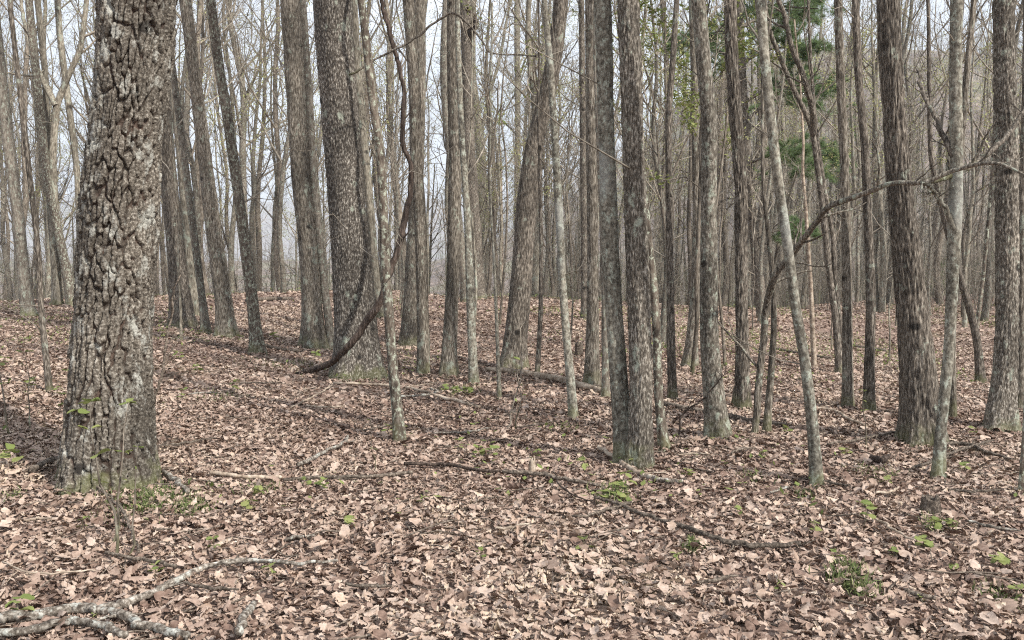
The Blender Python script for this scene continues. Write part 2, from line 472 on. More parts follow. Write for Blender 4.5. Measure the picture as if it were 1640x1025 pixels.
n4 = noise(ns, ls, geo, 0.22, 8, 0.8)
fr = ramp(ns, [(0.35, (0.35, 0.35, 0.35)), (0.65, (1.6, 1.6, 1.6))]); ls.new(n4.outputs['Fac'], fr.inputs['Fac'])
mul = ns.new('ShaderNodeMix'); mul.data_type = 'RGBA'; mul.blend_type = 'MULTIPLY'; mul.inputs['Factor'].default_value = 1.0
ls.new(far.outputs['Color'], mul.inputs['A']); ls.new(fr.outputs['Color'], mul.inputs['B'])
sp = ns.new('ShaderNodeSeparateXYZ'); ls.new(geo, sp.inputs[0])
mr = ns.new('ShaderNodeMapRange'); mr.inputs['From Min'].default_value = 45; mr.inputs['From Max'].default_value = 95
ls.new(sp.outputs['Y'], mr.inputs['Value'])
ls.new(mixc(ns, ls, mr.outputs['Result'], c1, mul.outputs['Result']), b.inputs['Base Color'])
bp = ns.new('ShaderNodeBump'); bp.inputs['Strength'].default_value = 0.8; bp.inputs['Distance'].default_value = 0.03
ls.new(n1.outputs['Fac'], bp.inputs['Height']); ls.new(bp.outputs['Normal'], b.inputs['Normal'])
M['ground'] = m

# ------------------------------------------------------------------ ground sheet
def grid_axis(a, L, n, c):
    b_ = math.asinh(L / a)
    return c + a * np.sinh(np.linspace(-1, 1, n) * b_)
gx = grid_axis(2.2, 6500, 290, 0.0)
gy = grid_axis(2.6, 6500, 300, 5.5)
X, Y = np.meshgrid(gx, gy)
Z = height(X, Y)
V = np.stack([X, Y, Z], -1).reshape(-1, 3)
ny, nx = X.shape
i = np.arange(ny - 1)[:, None] * nx + np.arange(nx - 1)[None, :]
Q = np.stack([i, i + 1, i + nx + 1, i + nx], -1).reshape(-1, 4)
ground = add_obj('ground', build_mesh('ground', V, Q), M['ground'])
tag(ground, 'woodland floor falling away behind the crest to a valley and blue ridges', 'ground', kind='structure')

# ------------------------------------------------------------------ trunks
def trunk_mesh(name, path, w, base, k, rows_in, z_in, style, seed, flare=0.35, ridge_attr=False):
    """path: (n,3) world centre line bottom to top with radii w; horizontal rings, relief built in"""
    z0, z1 = path[0, 2] - 0.15, path[-1, 2]
    z_in = min(z_in, z1 - 0.2)
    zs = np.concatenate([np.linspace(z0, z_in, rows_in), np.linspace(z_in, z1, max(8, int((z1 - z_in) * 2.2)))[1:]])
    cx = np.interp(zs, path[:, 2], path[:, 0]); cy = np.interp(zs, path[:, 2], path[:, 1]); rr = np.interp(zs, path[:, 2], w)
    ker = np.hanning(max(5, int(rows_in * 0.13)) | 1); ker /= ker.sum(); pad = len(ker) // 2
    def sm(a):
        e = np.concatenate([a[0] + (a[0] - a[1:pad + 1][::-1]), a, a[-1] + (a[-1] - a[-pad - 1:-1][::-1])])
        return np.convolve(e, ker, 'valid')
    cx, cy = sm(cx), sm(cy); rr = np.maximum(sm(rr), 0.004)
    th = np.linspace(0, 2 * np.pi, k, endpoint=False)
    TH, ZZ = np.meshgrid(th, zs)
    RR = np.repeat(rr[:, None], k, 1)
    hz = ZZ - path[0, 2]
    g = np.random.default_rng(seed)
    ph = g.uniform(0, 6.28, 3)
    lob = 0.5 + 0.5 * np.cos(TH * 4 + ph[0] + 0.8 * np.sin(TH + ph[1]))
    fl = flare * np.exp(-np.maximum(hz + 0.05, 0) / (1.0 * rr[0] + 0.07)) * (0.45 + 0.75 * lob)
    shape = 1 + 0.06 * np.cos(2 * TH + ph[1] + ZZ * 0.6) + 0.05 * (fbm(np.cos(TH) * 1.5 + seed, np.sin(TH) * 1.5, ZZ * 1.3, seed, 3) - 0.5) * 2
    RB = RR * (shape + fl)
    cxn, cyn = np.cos(TH) * RR, np.sin(TH) * RR
    ridge = np.zeros_like(RB)
    if style == 'plates':
        su = 19.0
        wx = 0.35 * (fbm(cxn * 8, cyn * 8, ZZ * 3, seed + 3, 3) - 0.5)
        # columns of staggered plates on the unrolled bark
        Nc = 38
        wv = fbm(cxn * 6 + 2, cyn * 6, ZZ * 2.4, seed + 1, 3) - 0.5
        wf = fbm(cxn * 26 + 2, cyn * 26, ZZ * 16, seed + 2, 3) - 0.5
        el_ = 6.6 - 3.6 * sst(1.9, 0.5, hz)
        ph_z = np.cumsum(np.gradient(zs)[:, None] * el_, 0)
        ux = TH / (2 * np.pi) * Nc + 1.7 * wv + 0.75 * wf + 50
        uy = ph_z + 1.3 * wv + 0.7 * (fbm(cxn * 22 + 9, cyn * 22, ZZ * 12, seed + 4, 3) - 0.5) + 100
        ix, iy = np.floor(ux), np.floor(uy)
        f1 = np.full(ux.shape, 9.0); f2 = np.full(ux.shape, 9.0); cid = np.zeros(ux.shape)
        for dx in (-1, 0, 1):
            for dy in (-2, -1, 0, 1, 2):
                jx, jy = ix + dx, iy + dy
                hx_ = np.mod(jx, Nc)
                px_ = jx + 0.28 + 0.44 * _h(hx_, jy, hx_ * 0, 3)
                py_ = jy + 0.5 * np.mod(hx_, 2) + 0.1 + 0.8 * _h(hx_, jy, hx_ * 0, 9)
                dd = np.sqrt(((px_ - ux) * 1.2)**2 + ((py_ - uy) * 0.75)**2)
                mm_ = dd < f1
                f2 = np.where(mm_, f1, np.minimum(f2, dd)); cid = np.where(mm_, _h(hx_, jy, hx_ * 0, 21), cid); f1 = np.where(mm_, dd, f1)
        e = f2 - f1
        ridge = sst(0.03, 0.20, e)
        # second smaller system of cracks across the plates
        g1, g2, cid2 = voro(cxn * su * 1.7 + 1, cyn * su * 1.7, ZZ * su * 0.6 + wx * 4, seed + 5)
        ridge = ridge * (0.84 + 0.16 * sst(0.0, 0.10, g2 - g1))
        fine = fbm(cxn * 60, cyn * 60, ZZ * 110, seed + 9, 3)
        d = 0.034 * ridge * (0.60 + 0.6 * cid) + 0.013 * (fine - 0.5) + 0.007 * (cid2 - 0.5) * ridge
        RB = RB + d - 0.020
    elif style == 'plates2':
        su = 30.0
        wx = 0.3 * (fbm(cxn * 8, cyn * 8, ZZ * 2, seed + 3, 3) - 0.5)
        f1, f2, cid = voro(cxn * su + wx * 2 + 7, cyn * su + wx * 2 + 3, ZZ * su * 0.11 + wx, seed)
        ridge = sst(0.02, 0.3, f2 - f1)
        RB = RB + 0.013 * ridge * (0.7 + 0.4 * cid) + 0.008 * (fbm(cxn * 50, cyn * 50, ZZ * 30, seed, 3) - 0.5) - 0.012
    elif style == 'flakes':
        su = 34.0
        wx = 0.3 * (fbm(cxn * 10, cyn * 10, ZZ * 4, seed + 3, 2) - 0.5)
        f1, f2, cid = voro(cxn * su + wx * 2 + 7, cyn * su + wx * 2 + 3, ZZ * su * 0.22 + wx, seed)
        ridge = sst(0.0, 0.35, f2 - f1) * (0.4 + 0.6 * cid)
        RB = RB + 0.012 * ridge - 0.006 + 0.003 * (fbm(cxn * 60, cyn * 60, ZZ * 20, seed, 2) - 0.5)
    elif style == 'ridges':
        n = fbm(cxn * 26 + seed, cyn * 26, ZZ * 2.6, seed, 3)
        ridge = sst(0.3, 0.7, n)
        RB = RB + np.minimum(0.016, RR * 0.09) * (n - 0.5) * 2
    else:
        n = fbm(cxn * 12 + seed, cyn * 12, ZZ * 3, seed, 3)
        RB = RB * (1 + 0.07 * (n - 0.5) * 2)
    Vx = cx[:, None] + np.cos(TH) * RB; Vy = cy[:, None] + np.sin(TH) * RB
    V = np.stack([Vx, Vy, ZZ], -1).reshape(-1, 3) - np.asarray(base)
    n = len(zs)
    i = np.arange(n - 1)[:, None] * k; j = np.arange(k)[None, :]; j2 = (j + 1) % k
    Q = np.stack([i + j, i + j2, i + k + j2, i + k + j], -1).reshape(-1, 4)
    return build_mesh(name, V, Q, True, {'ridge': ridge.ravel()} if ridge_attr else None)

def crown_mesh(path, w, base, g, limbs, dens=1.0, tmin=0.35, reach=0.34, twigs=True, low=0, low_t=(0.05, 0.35)):
    P = path[None]; R = w[None]
    P1, R1 = sprout(P, R, limbs, g, tmin, 0.98, reach, 0.85, 0.22, 7, 0.16, 0.55, 0.012, 0.3)
    parts = [tubes(P1, R1, 5)]
    P2, R2 = sprout(P1, R1, max(2, int(7 * dens)), g, 0.15, 1.0, 0.42, 0.85, 0.14, 5, 0.2, 0.55, 0.008, 0.35)
    parts.append(tubes(P2, R2, 3))
    if twigs:
        P3, R3 = sprout(P2, R2, max(2, int(6 * dens)), g, 0.15, 1.0, 0.55, 0.9, 0.1, 4, 0.25, 0.6, 0.0055, 0.5)
        parts.append(tubes(P3, R3, 3))
    if low:
        Pl, Rl = sprout(P, R, low, g, low_t[0], low_t[1], 0.07, 1.2, 0.05, 5, 0.22, 0.12, 0.005, 0.3)
        parts.append(tubes(Pl, Rl, 4))
        Pm, Rm = sprout(Pl, Rl, 4, g, 0.2, 1.0, 0.5, 0.9, 0.05, 4, 0.25, 0.5, 0.0028, 0.5)
        parts.append(tubes(Pm, Rm, 3))
    V, Q = join(parts)
    return build_mesh('crown', V - np.asarray(base), Q, True)

CREF = []      # (screen x at mid height, short name) of the trees that serve as landmarks

def px_path(pts, base, g, wander=0.05):
    """photo points (x, y, w) from top to base -> world centre line bottom to top at the base's own distance"""
    Yb = base[1]
    out, ww = [], []
    for (x, y, w) in reversed(pts):
        zz = (pts[-1][1] - y)
        Yp = Yb + wander * math.sin(zz / 160.0 + g.uniform(0, 0.3)) * (1 if zz > 0 else 0)
        p = at_depth(x, y, Yp)
        f = to_px(p)[2]
        out.append(p); ww.append(w / 2 * f / F)
    out[0] = np.array([out[0][0], Yb, base[2]])
    return np.array(out), np.array(ww)

def extend_up(P, W, H, g):
    P, W = list(P), list(W)
    d = unit(P[-1] - P[-2]); r = W[-1]
    d = unit(d * np.array([0.6, 0.6, 1]))
    z0 = P[-1][2]; n = 7
    for i in range(1, n + 1):
        d = unit(d + np.array([g.normal() * 0.04, g.normal() * 0.04, 0.25]))
        P.append(P[-1] + d * (H - z0) / n)
        W.append(max(r * (1 - 0.88 * i / n), 0.012))
    return np.array(P), np.array(W)

def hero(name, mat, style, pts, label, short, H=16, k=24, rows=90, flare=0.55, limbs=7, low=0, cat='tree', name_obj='tree', group=None, extra=None, twigs=False, tmin=0.55):
    seed = abs(sum(ord(c) * (i + 7) for i, c in enumerate(name))) % 9973
    g = np.random.default_rng(seed)
    bx, by, _ = pts[-1]
    base = ground_at(bx, by)
    P, W = px_path(pts, base, g)
    zt = EYE + base[1] * 0.285 + 0.5
    P, W = extend_up(P, W, max(H, P[-1][2] + 2), g)
    root = empty(name_obj, base, label, cat, group)
    me = trunk_mesh('trunk', P, W, base, k, rows, min(zt, P[-1][2] - 0.5), style, seed, flare, mat == 'oak' )
    add_obj('trunk', me, M[mat], root)
    if limbs:
        n = 14
        zz = np.linspace(P[0, 2], P[-1, 2], n)
        PP = np.stack([np.interp(zz, P[:, 2], P[:, j]) for j in range(3)], -1); WW = np.interp(zz, P[:, 2], W)
        add_obj('crown', crown_mesh(PP, WW, base, g, limbs, 0.7, tmin, 0.28, twigs, low), M['twig'], root)
    CREF.append((np.interp(300, [p[1] for p in pts], [p[0] for p in pts]), short, base[1]))
    for e in (extra or []):
        epts, er, emat = e
        C = np.array([at_depth(x, y, base[1] + dy) for (x, y, dy) in epts])
        C = catmull(C, 22)
        C += g.normal(size=C.shape) * 0.012 * np.linspace(0, 1, 22)[:, None]
        R = np.linspace(er[0], er[1], 22)
        parts = [tubes(C[None], R[None], 8)]
        P2, R2 = sprout(C[None], R[None], 9, g, 0.25, 1, 0.3, 0.9, 0.1, 5, 0.2, 0.5, 0.004, 0.4)
        P3, R3 = sprout(P2, R2, 4, g, 0.2, 1, 0.5, 0.9, 0.1, 4, 0.25, 0.6, 0.003, 0.5)
        parts += [tubes(P2, R2, 4), tubes(P3, R3, 3)]
        Vv, Qq = join(parts)
        add_obj('limb', build_mesh('limb', Vv - base, Qq), M[emat], root)
    return root, base, P, W

# --- the big furrowed oak on the left
hero('furrowed', 'oak', 'plates', [(222, 0, 111), (213, 127, 108), (205, 203, 106), (199, 254, 108), (192, 304, 115), (189, 406, 118), (181, 507, 114), (178, 562, 120), (176, 674, 128), (175, 730, 132), (176, 775, 136)],
     'massive oak with deeply furrowed plated bark at the far left, nearest the viewer', 'the furrowed oak', H=18, k=300, rows=540, flare=0.36, limbs=9)
# --- second big trunk
hero('flaky', 'flaky', 'flakes', [(532, 0, 63), (538, 101, 59), (545, 203, 56), (553, 304, 55), (562, 406, 58), (569, 507, 61), (575, 604, 64)],
     'thick dark trunk with flaky bark behind the hanging vine', 'the thick flaky trunk', H=20, k=130, rows=330, flare=0.75, limbs=9)
# --- far left group
hero('a', 'lich_bg', 'smooth', [(-12, 0, 16), (4, 150, 18), (30, 355, 19), (42, 480, 20), (46, 508, 22)], 'leftmost tall trunk, grey and lichen spotted, at the photo edge', 'the leftmost grey trunk', k=20, rows=60, low=3)
hero('b', 'brown', 'smooth', [(15, 0, 7), (38, 200, 8), (62, 405, 8), (66, 500, 9), (80, 632, 10)], 'thin crooked brown pole standing just left of the furrowed oak', 'the thin pole by the oak', H=7, k=12, rows=60, limbs=5, cat='tree', low=4)
hero('c', 'lichen', 'smooth', [(46, 0, 11), (61, 152, 13), (76, 294, 13), (101, 406, 15), (117, 490, 17)], 'lichen flecked trunk bowed to the left, beside the furrowed oak', 'the bowed lichen trunk', k=20, rows=70, low=3)
hero('d', 'grey_bg', 'smooth', [(60, 0, 9), (73, 120, 9), (78, 300, 10), (92, 486, 12)], 'slender grey trunk rising behind the bowed lichen trunk', 'the slender grey trunk', H=14, k=12, rows=50, twigs=True, tmin=0.35)
hero('e', 'grey_bg', 'smooth', [(139, 0, 8), (129, 81, 9), (109, 122, 10), (89, 172, 11), (84, 254, 11), (88, 400, 14), (92, 489, 15)], 'grey tree kinked sharply rightward high up left of the furrowed oak', 'the kinked grey tree', H=14, k=14, rows=60, twigs=True, tmin=0.4,
     extra=[([(90, 170, 0), (60, 110, .3), (40, 40, .6), (30, -30, .9)], (.08, .03), 'grey_bg')])
hero('f', 'grey_bg', 'smooth', [(92, 0, 9), (95, 50, 9), (104, 122, 10), (124, 274, 10), (132, 480, 12)], 'thin straight grey stem almost touching the oak on its left', 'the stem touching the oak', H=14, k=12, rows=50)
# --- right of the furrowed oak
hero('h', 'brown', 'ridges', [(250, 0, 20), (258, 120, 23), (270, 284, 26), (282, 406, 27), (293, 526, 34)], 'brown ridged trunk half hidden behind the furrowed oak on its right', 'the half hidden brown trunk', k=40, rows=150)
hero('i', 'grey_bg', 'ridges', [(262, 0, 15), (271, 91, 16), (292, 254, 17), (303, 400, 18), (312, 505, 20)], 'greyish trunk just behind the half hidden brown trunk', 'the grey companion trunk', k=20, rows=60)
hero('i2', 'lich_bg', 'smooth', [(270, 60, 9), (299, 284, 11), (325, 487, 12), (331, 535, 15)], 'slim pale trunk leaning left close beside the half hidden brown trunk', 'the slim pale trunk', k=16, rows=70, H=13)
hero('j', 'ridged', 'ridges', [(297, 0, 20), (309, 101, 20), (325, 228, 21), (340, 355, 23), (355, 457, 24), (364, 540, 28)], 'straight brown-grey trunk leaning left, third stout one beyond the oak', 'the left leaning ridged trunk', k=48, rows=180)
hero('k', 'lichen', 'smooth', [(337, 0, 15), (348, 91, 16), (365, 193, 17), (381, 304, 18), (401, 457, 19), (408, 517, 19), (413, 568, 23)], 'lichen speckled dark trunk leaning left, footed in open leaves', 'the speckled leaning trunk', k=32, rows=140, low=3)
hero('m', 'ridged', 'ridges', [(465, 0, 30), (478, 203, 31), (484, 304, 31), (495, 406, 30), (500, 507, 33), (503, 558, 38)], 'stout grey ridged trunk just left of the thick flaky trunk', 'the stout grey ridged trunk', k=72, rows=260, low=2)
hero('n', 'lich_bg', 'smooth', [(484, 0, 12), (494, 152, 13), (503, 300, 12), (519, 457, 12), (532, 560, 14)], 'slim wavy trunk squeezed between the ridged and the flaky trunks', 'the slim wavy trunk', k=16, rows=80)
hero('o', 'grey_bg', 'smooth', [(566, 0, 12), (573, 127, 13), (590, 300, 13), (602, 450, 14), (610, 510, 15)], 'greyish trunk emerging behind the right side of the flaky trunk', 'the trunk behind the flaky one', k=16, rows=60)
hero('p', 'lichen', 'smooth', [(578, 0, 12), (585, 50, 13), (595, 152, 14), (608, 228, 15), (613, 304, 15), (616, 406, 16), (623, 507, 17), (630, 600, 17), (642, 710, 21)], 'lichen crusted sapling in front of the vine, middle left', 'the lichen crusted sapling', k=32, rows=220, H=9, limbs=6, low=4)
hero('r', 'ridged', 'ridges', [(654, 0, 18), (660, 76, 18), (664, 152, 18), (666, 254, 18), (672, 330, 19), (676, 431, 19), (677, 507, 19), (679, 545, 20), (677, 601, 22)], 'wavy brown trunk with a swollen foot right of the vine', 'the wavy brown trunk', k=36, rows=160, flare=0.2)
hero('s', 'ridged', 'ridges', [(672, 0, 20), (672, 150, 21), (668, 300, 21), (660, 430, 23), (657, 554, 28)], 'grey trunk close behind the wavy brown trunk', 'the grey trunk behind it', k=36, rows=120)
hero('t', 'ridged', 'ridges', [(725, 0, 19), (727, 152, 21), (730, 254, 22), (727, 355, 22), (725, 457, 22), (722, 510, 23), (718, 602, 28)], 'straight grey trunk standing centre left with a neat ridged bark', 'the straight centre left trunk', k=44, rows=200, low=2)
hero('u', 'smooth', 'smooth', [(733, 60, 8), (740, 228, 9), (749, 355, 11), (753, 480, 13), (759, 618, 16)], 'thin grey pole right beside the straight centre left trunk', 'the thin centre pole', k=18, rows=90, H=8, limbs=5)
hero('v', 'brown', 'ridges', [(745, 0, 18), (748, 101, 19), (750, 228, 20), (758, 355, 22), (762, 430, 24), (761, 479, 30)], 'dark trunk with a mossy flared foot up on the crest, centre', 'the dark mossy footed trunk', k=28, rows=90, H=18, twigs=True,
     extra=[([(750, 72, 0), (756, 50, -.2), (761, 32, -.4), (748, 14, -.6)], (.09, .07), 'dark')])
hero('w', 'grey_bg', 'smooth', [(760, -40, 8), (757, 40, 9), (757, 120, 10), (768, 215, 15), (773, 300, 15), (774, 474, 20)], 'forked grey tree on the crest whose right limb bends to the sky', 'the forked crest tree', k=18, rows=60, twigs=True, tmin=0.35,
     extra=[([(771, 215, 0), (780, 165, -.2), (800, 95, -.4), (812, 30, -.6), (825, -30, -.8)], (.12, .07), 'grey_bg'),
            ([(772, 230, 0), (800, 190, .3), (830, 140, .6), (850, 80, .9)], (.07, .03), 'grey_bg')])
hero('x', 'smooth', 'smooth', [(786, 330, 3), (790, 400, 4), (793, 450, 5), (800, 640, 7)], 'knee-high-thin whippy sapling in the open middle of the clearing', 'the whippy middle sapling', H=4.2, k=8, rows=30, limbs=6, cat='sapling', name_obj='sapling')
hero('x2', 'stick_tan', 'smooth', [(802, 258, 4), (803, 340, 5), (805, 462, 6)], 'thin tan dead snag with a broken top on the crest', 'the tan snag', H=5.8, k=8, rows=30, limbs=0, name_obj='dead_tree')
hero('y', 'brown', 'ridges', [(899, 0, 23), (891, 76, 24), (876, 152, 26), (856, 228, 29), (843, 330, 31), (838, 406, 31), (830, 500, 34), (824, 560, 37), (820, 592, 40)], 'brown trunk bending strongly rightward as it rises, centre', 'the rightward bending trunk', k=64, rows=240, flare=0.55)
hero('z', 'smooth', 'smooth', [(871, 0, 9), (881, 101, 10), (889, 228, 11), (896, 355, 12), (901, 457, 12), (907, 534, 12), (919, 671, 15)], 'slender crooked grey trunk right of the rightward bending trunk', 'the slender crooked trunk', k=22, rows=140, H=10, limbs=6, low=5)
hero('z2', 'brown', 'smooth', [(862, 180, 5), (864, 228, 6), (867, 400, 7), (866, 500, 8), (860, 607, 9)], 'very thin dark sapling directly in front of the bending trunk', 'the thin dark sapling', k=12, rows=60, H=5.5, limbs=6, cat='sapling', name_obj='sapling')
hero('aa', 'lich_bg', 'smooth', [(828, 0, 9), (829, 150, 10), (829, 300, 10), (828, 464, 12)], 'upright grey trunk behind the lower bend of the bending trunk', 'the upright grey trunk', k=12, rows=40)
hero('ab', 'brown', 'ridges', [(931, 0, 10), (934, 250, 10), (936, 400, 11), (937, 512, 13)], 'narrow dark trunk tucked behind the straight dark pole', 'the narrow dark trunk', k=16, rows=60)
hero('ac', 'ridged', 'ridges', [(945, 0, 18), (947, 203, 18), (949, 355, 18), (949, 507, 19), (948, 622, 24)], 'straight dark ridged pole just left of the twin trunks', 'the straight dark pole', k=40, rows=180)
hero('ah', 'lich_bg', 'smooth', [(958, 200, 8), (962, 300, 9), (968, 450, 10), (970, 640, 12)], 'slim pale stem between the dark pole and the twin trunks', 'the slim pale stem', k=14, rows=80, H=7, limbs=5)

# --- twin trunks from one foot
g = np.random.default_rng(41)
base = ground_at(1014, 752)
troot = empty('tree', base, 'twin tree whose two flaky trunks share one foot, centre right', 'tree')
for nm, mt, st, pts, sd in (('trunk', 'smooth', 'smooth', [(968, 0, 27), (973, 203, 25), (980, 406, 27), (986, 507, 27), (993, 600, 28), (999, 674, 29), (1004, 745, 32)], 5),
                            ('trunk', 'flaky2', 'flakes', [(1006, 0, 37), (1013, 203, 36), (1020, 406, 38), (1024, 507, 37), (1027, 618, 37), (1025, 700, 38), (1021, 752, 42)], 9)):
    P, W = px_path(pts, base, g); P, W = extend_up(P, W, 17, g)
    P[:, 1] += 0.10 if sd == 5 else 0.0
    tr = add_obj(nm, trunk_mesh('trunk', P, W, base, 76 if sd == 9 else 60, 330, 3.9, st, sd, 0.5), M[mt], troot)
    tr['label'] = 'thinner smooth grey trunk of the pair' if sd == 5 else 'thicker flaky trunk of the pair'
    zz = np.linspace(P[0, 2], P[-1, 2], 14)
    PP = np.stack([np.interp(zz, P[:, 2], P[:, j]) for j in range(3)], -1)
    add_obj('crown', crown_mesh(PP, np.interp(zz, P[:, 2], W), base, g, 6, 0.7, 0.55, 0.28, False, 2), M['twig'], troot)
CREF.append((1000, 'the twin trunks', base[1]))

hero('ag', 'lichen', 'smooth', [(1020, 150, 9), (1030, 300, 11), (1040, 400, 13), (1047, 460, 14), (1052, 534, 14), (1055, 646, 15), (1065, 722, 18)], 'bowed mossy pole hugging the right side of the twin trunks', 'the bowed mossy pole', k=24, rows=150, H=7, limbs=5)
hero('al', 'brown', 'ridges', [(1084, 0, 9), (1078, 90, 10), (1070, 193, 11), (1072, 355, 12), (1074, 507, 13), (1077, 641, 15)], 'narrow dark trunk in the gap right of the twin trunks', 'the narrow gap trunk', k=22, rows=120, H=12)
hero('am', 'ridged', 'ridges', [(1108, 0, 11), (1112, 127, 12), (1116, 355, 13), (1113, 480, 15), (1105, 590, 22)], 'trunk with a mossy swollen foot behind the banded maple', 'the mossy foot trunk', k=24, rows=90, flare=0.8)
hero('ai', 'banded', 'smooth', [(1118, 0, 24), (1127, 101, 25), (1137, 203, 26), (1135, 304, 26), (1135, 406, 27), (1135, 507, 28), (1137, 562, 30), (1144, 640, 32), (1150, 705, 35)], 'grey-brown trunk with dark bands curving gently right of the twins', 'the banded curving trunk', k=56, rows=280, low=3)
hero('aj', 'brown', 'plates2', [(1169, 0, 20), (1172, 101, 21), (1179, 203, 22), (1188, 304, 22), (1187, 406, 21), (1188, 507, 22), (1189, 600, 24), (1188, 655, 28)], 'brown shaggy trunk beside the pine, with a slight S bend', 'the shaggy S-bend trunk', k=64, rows=240)
hero('ao', 'smooth', 'smooth', [(1218, 0, 17), (1225, 101, 16), (1236, 203, 17), (1248, 304, 17), (1263, 406, 17), (1276, 507, 17), (1287, 562, 17), (1301, 674, 19), (1309, 780, 22)], 'smooth pale grey leaning sapling, footed nearest in the right half', 'the smooth pale leaning trunk', k=36, rows=220, H=9, limbs=6, low=3)
hero('ap2', 'ridged', 'smooth', [(1222, 300, 7), (1238, 440, 9), (1240, 523, 10), (1234, 610, 11), (1227, 696, 13)], 'short thin pole crossing behind the arching sapling', 'the short crossing pole', k=14, rows=80, H=5, limbs=5)
hero('aq', 'brown', 'smooth', [(1230, 46, 7), (1266, 132, 8), (1301, 203, 9), (1317, 325, 10), (1327, 431, 11), (1338, 507, 11), (1345, 600, 13)], 'dark crooked tree sweeping up leftward beneath the pine boughs', 'the dark crooked tree', k=16, rows=110, H=9, limbs=6, low=4, twigs=True, tmin=0.35,
     extra=[([(1303, 215, 0), (1298, 160, -.2), (1265, 60, -.3), (1245, -20, -.4)], (.05, .03), 'brown')])
hero('ar', 'ridged', 'smooth', [(1342, 0, 12), (1347, 152, 13), (1352, 254, 13), (1355, 355, 14), (1357, 507, 15), (1358, 657, 18)], 'upright grey pole, left one of two close poles right of the pine', 'the left close pole', k=26, rows=130, H=13)
hero('as', 'brown', 'smooth', [(1370, 0, 12), (1375, 127, 13), (1385, 228, 13), (1390, 355, 14), (1395, 470, 15), (1393, 562, 15), (1391, 662, 19)], 'mossy dark pole, right one of two close poles right of the pine', 'the right close pole', k=26, rows=130, H=13, low=4)
hero('at', 'brown', 'plates2', [(1422, 0, 38), (1426, 101, 37), (1433, 203, 38), (1441, 304, 42), (1452, 406, 47), (1462, 507, 51), (1468, 562, 54), (1476, 674, 56), (1480, 712, 58)], 'thick brown oak leaning left with coarse scaly bark, right side', 'the thick leaning brown oak', k=120, rows=330, H=19, flare=0.7, limbs=9)
hero('au', 'smooth', 'smooth', [(1532, 0, 18), (1530, 127, 18), (1532, 254, 18), (1529, 355, 21), (1525, 457, 17), (1520, 562, 16), (1508, 674, 16), (1502, 768, 20)], 'pale lichened trunk crossing in front of the leaning brown oak foot', 'the pale lichened trunk', k=40, rows=240, H=11, limbs=6, low=2,
     extra=[([(1531, 372, 0), (1521, 350, 0), (1512, 330, -.03), (1500, 312, -.08), (1486, 297, -.15), (1472, 296, -.2)], (.022, .007), 'smooth'),
            ([(1532, 262, 0), (1520, 238, 0), (1498, 190, .1), (1478, 150, .2), (1470, 110, .3)], (.022, .01), 'brown')])
hero('av', 'flaky2', 'flakes', [(1607, 0, 31), (1609, 127, 31), (1612, 254, 33), (1613, 400, 32), (1613, 507, 31), (1610, 590, 34), (1604, 650, 38), (1602, 692, 42)], 'thick dark grey trunk with a hollow foot at the far right', 'the thick far right trunk', k=84, rows=300, H=19, flare=0.75, limbs=9)
hero('aw', 'brown', 'smooth', [(1490, 250, 8), (1512, 350, 10), (1539, 450, 11), (1560, 520, 12), (1567, 560, 12), (1571, 615, 14)], 'dark tree slanting left behind the pale lichened trunk', 'the dark slanting tree', k=16, rows=90, H=9, limbs=7, twigs=True, tmin=0.35)
hero('ax', 'lichen', 'smooth', [(1590, 250, 4), (1584, 340, 5), (1575, 440, 6), (1562, 540, 6), (1566, 612, 7)], 'whitish twisted sapling left of the thick far right trunk', 'the whitish twisted sapling', k=10, rows=50, H=7, limbs=6, cat='sapling', name_obj='sapling')
hero('ay', 'ridged', 'ridges', [(1560, 0, 9), (1545, 150, 10), (1530, 355, 11), (1525, 560, 11), (1525, 672, 13)], 'narrow grey trunk half covered by the pale lichened trunk', 'the half covered narrow trunk', k=16, rows=90, H=11)
hero('az', 'lichen', 'smooth', [(1652, 450, 6), (1644, 640, 7), (1640, 720, 8), (1635, 797, 10)], 'thin pale sapling cut by the right photo edge', 'the edge sapling', k=12, rows=60, H=4.5, limbs=5, cat='sapling', name_obj='sapling')
hero('bb', 'ridged', 'ridges', [(1643, 100, 9), (1638, 300, 10), (1636, 500, 10), (1634, 658, 13)], 'grey pole peeping out right of the thick far right trunk', 'the far right pole', k=16, rows=80, H=12)
hero('ba', 'stick_tan', 'smooth', [(1285, 270, 5), (1290, 330, 6), (1298, 450, 7), (1304, 592, 9)], 'bleached broken topped stem behind the smooth pale leaning trunk', 'the bleached stem', k=10, rows=60, H=5, limbs=3, name_obj='dead_tree')
hero('bc', 'brown', 'smooth', [(1320, 300, 7), (1335, 380, 8), (1337, 450, 9), (1348, 540, 9), (1352, 600, 10)], 'low dark kinked tree left of the two close poles', 'the low kinked tree', k=14, rows=80, H=7.5, limbs=7, twigs=True, tmin=0.4)
hero('bd', 'grey_bg', 'smooth', [(1400, 240, 9), (1404, 330, 10), (1398, 420, 11), (1402, 500, 13)], 'greyish bushy tree in the gap left of the leaning brown oak', 'the bushy gap tree', k=14, rows=60, H=10, limbs=9, twigs=True, tmin=0.3)

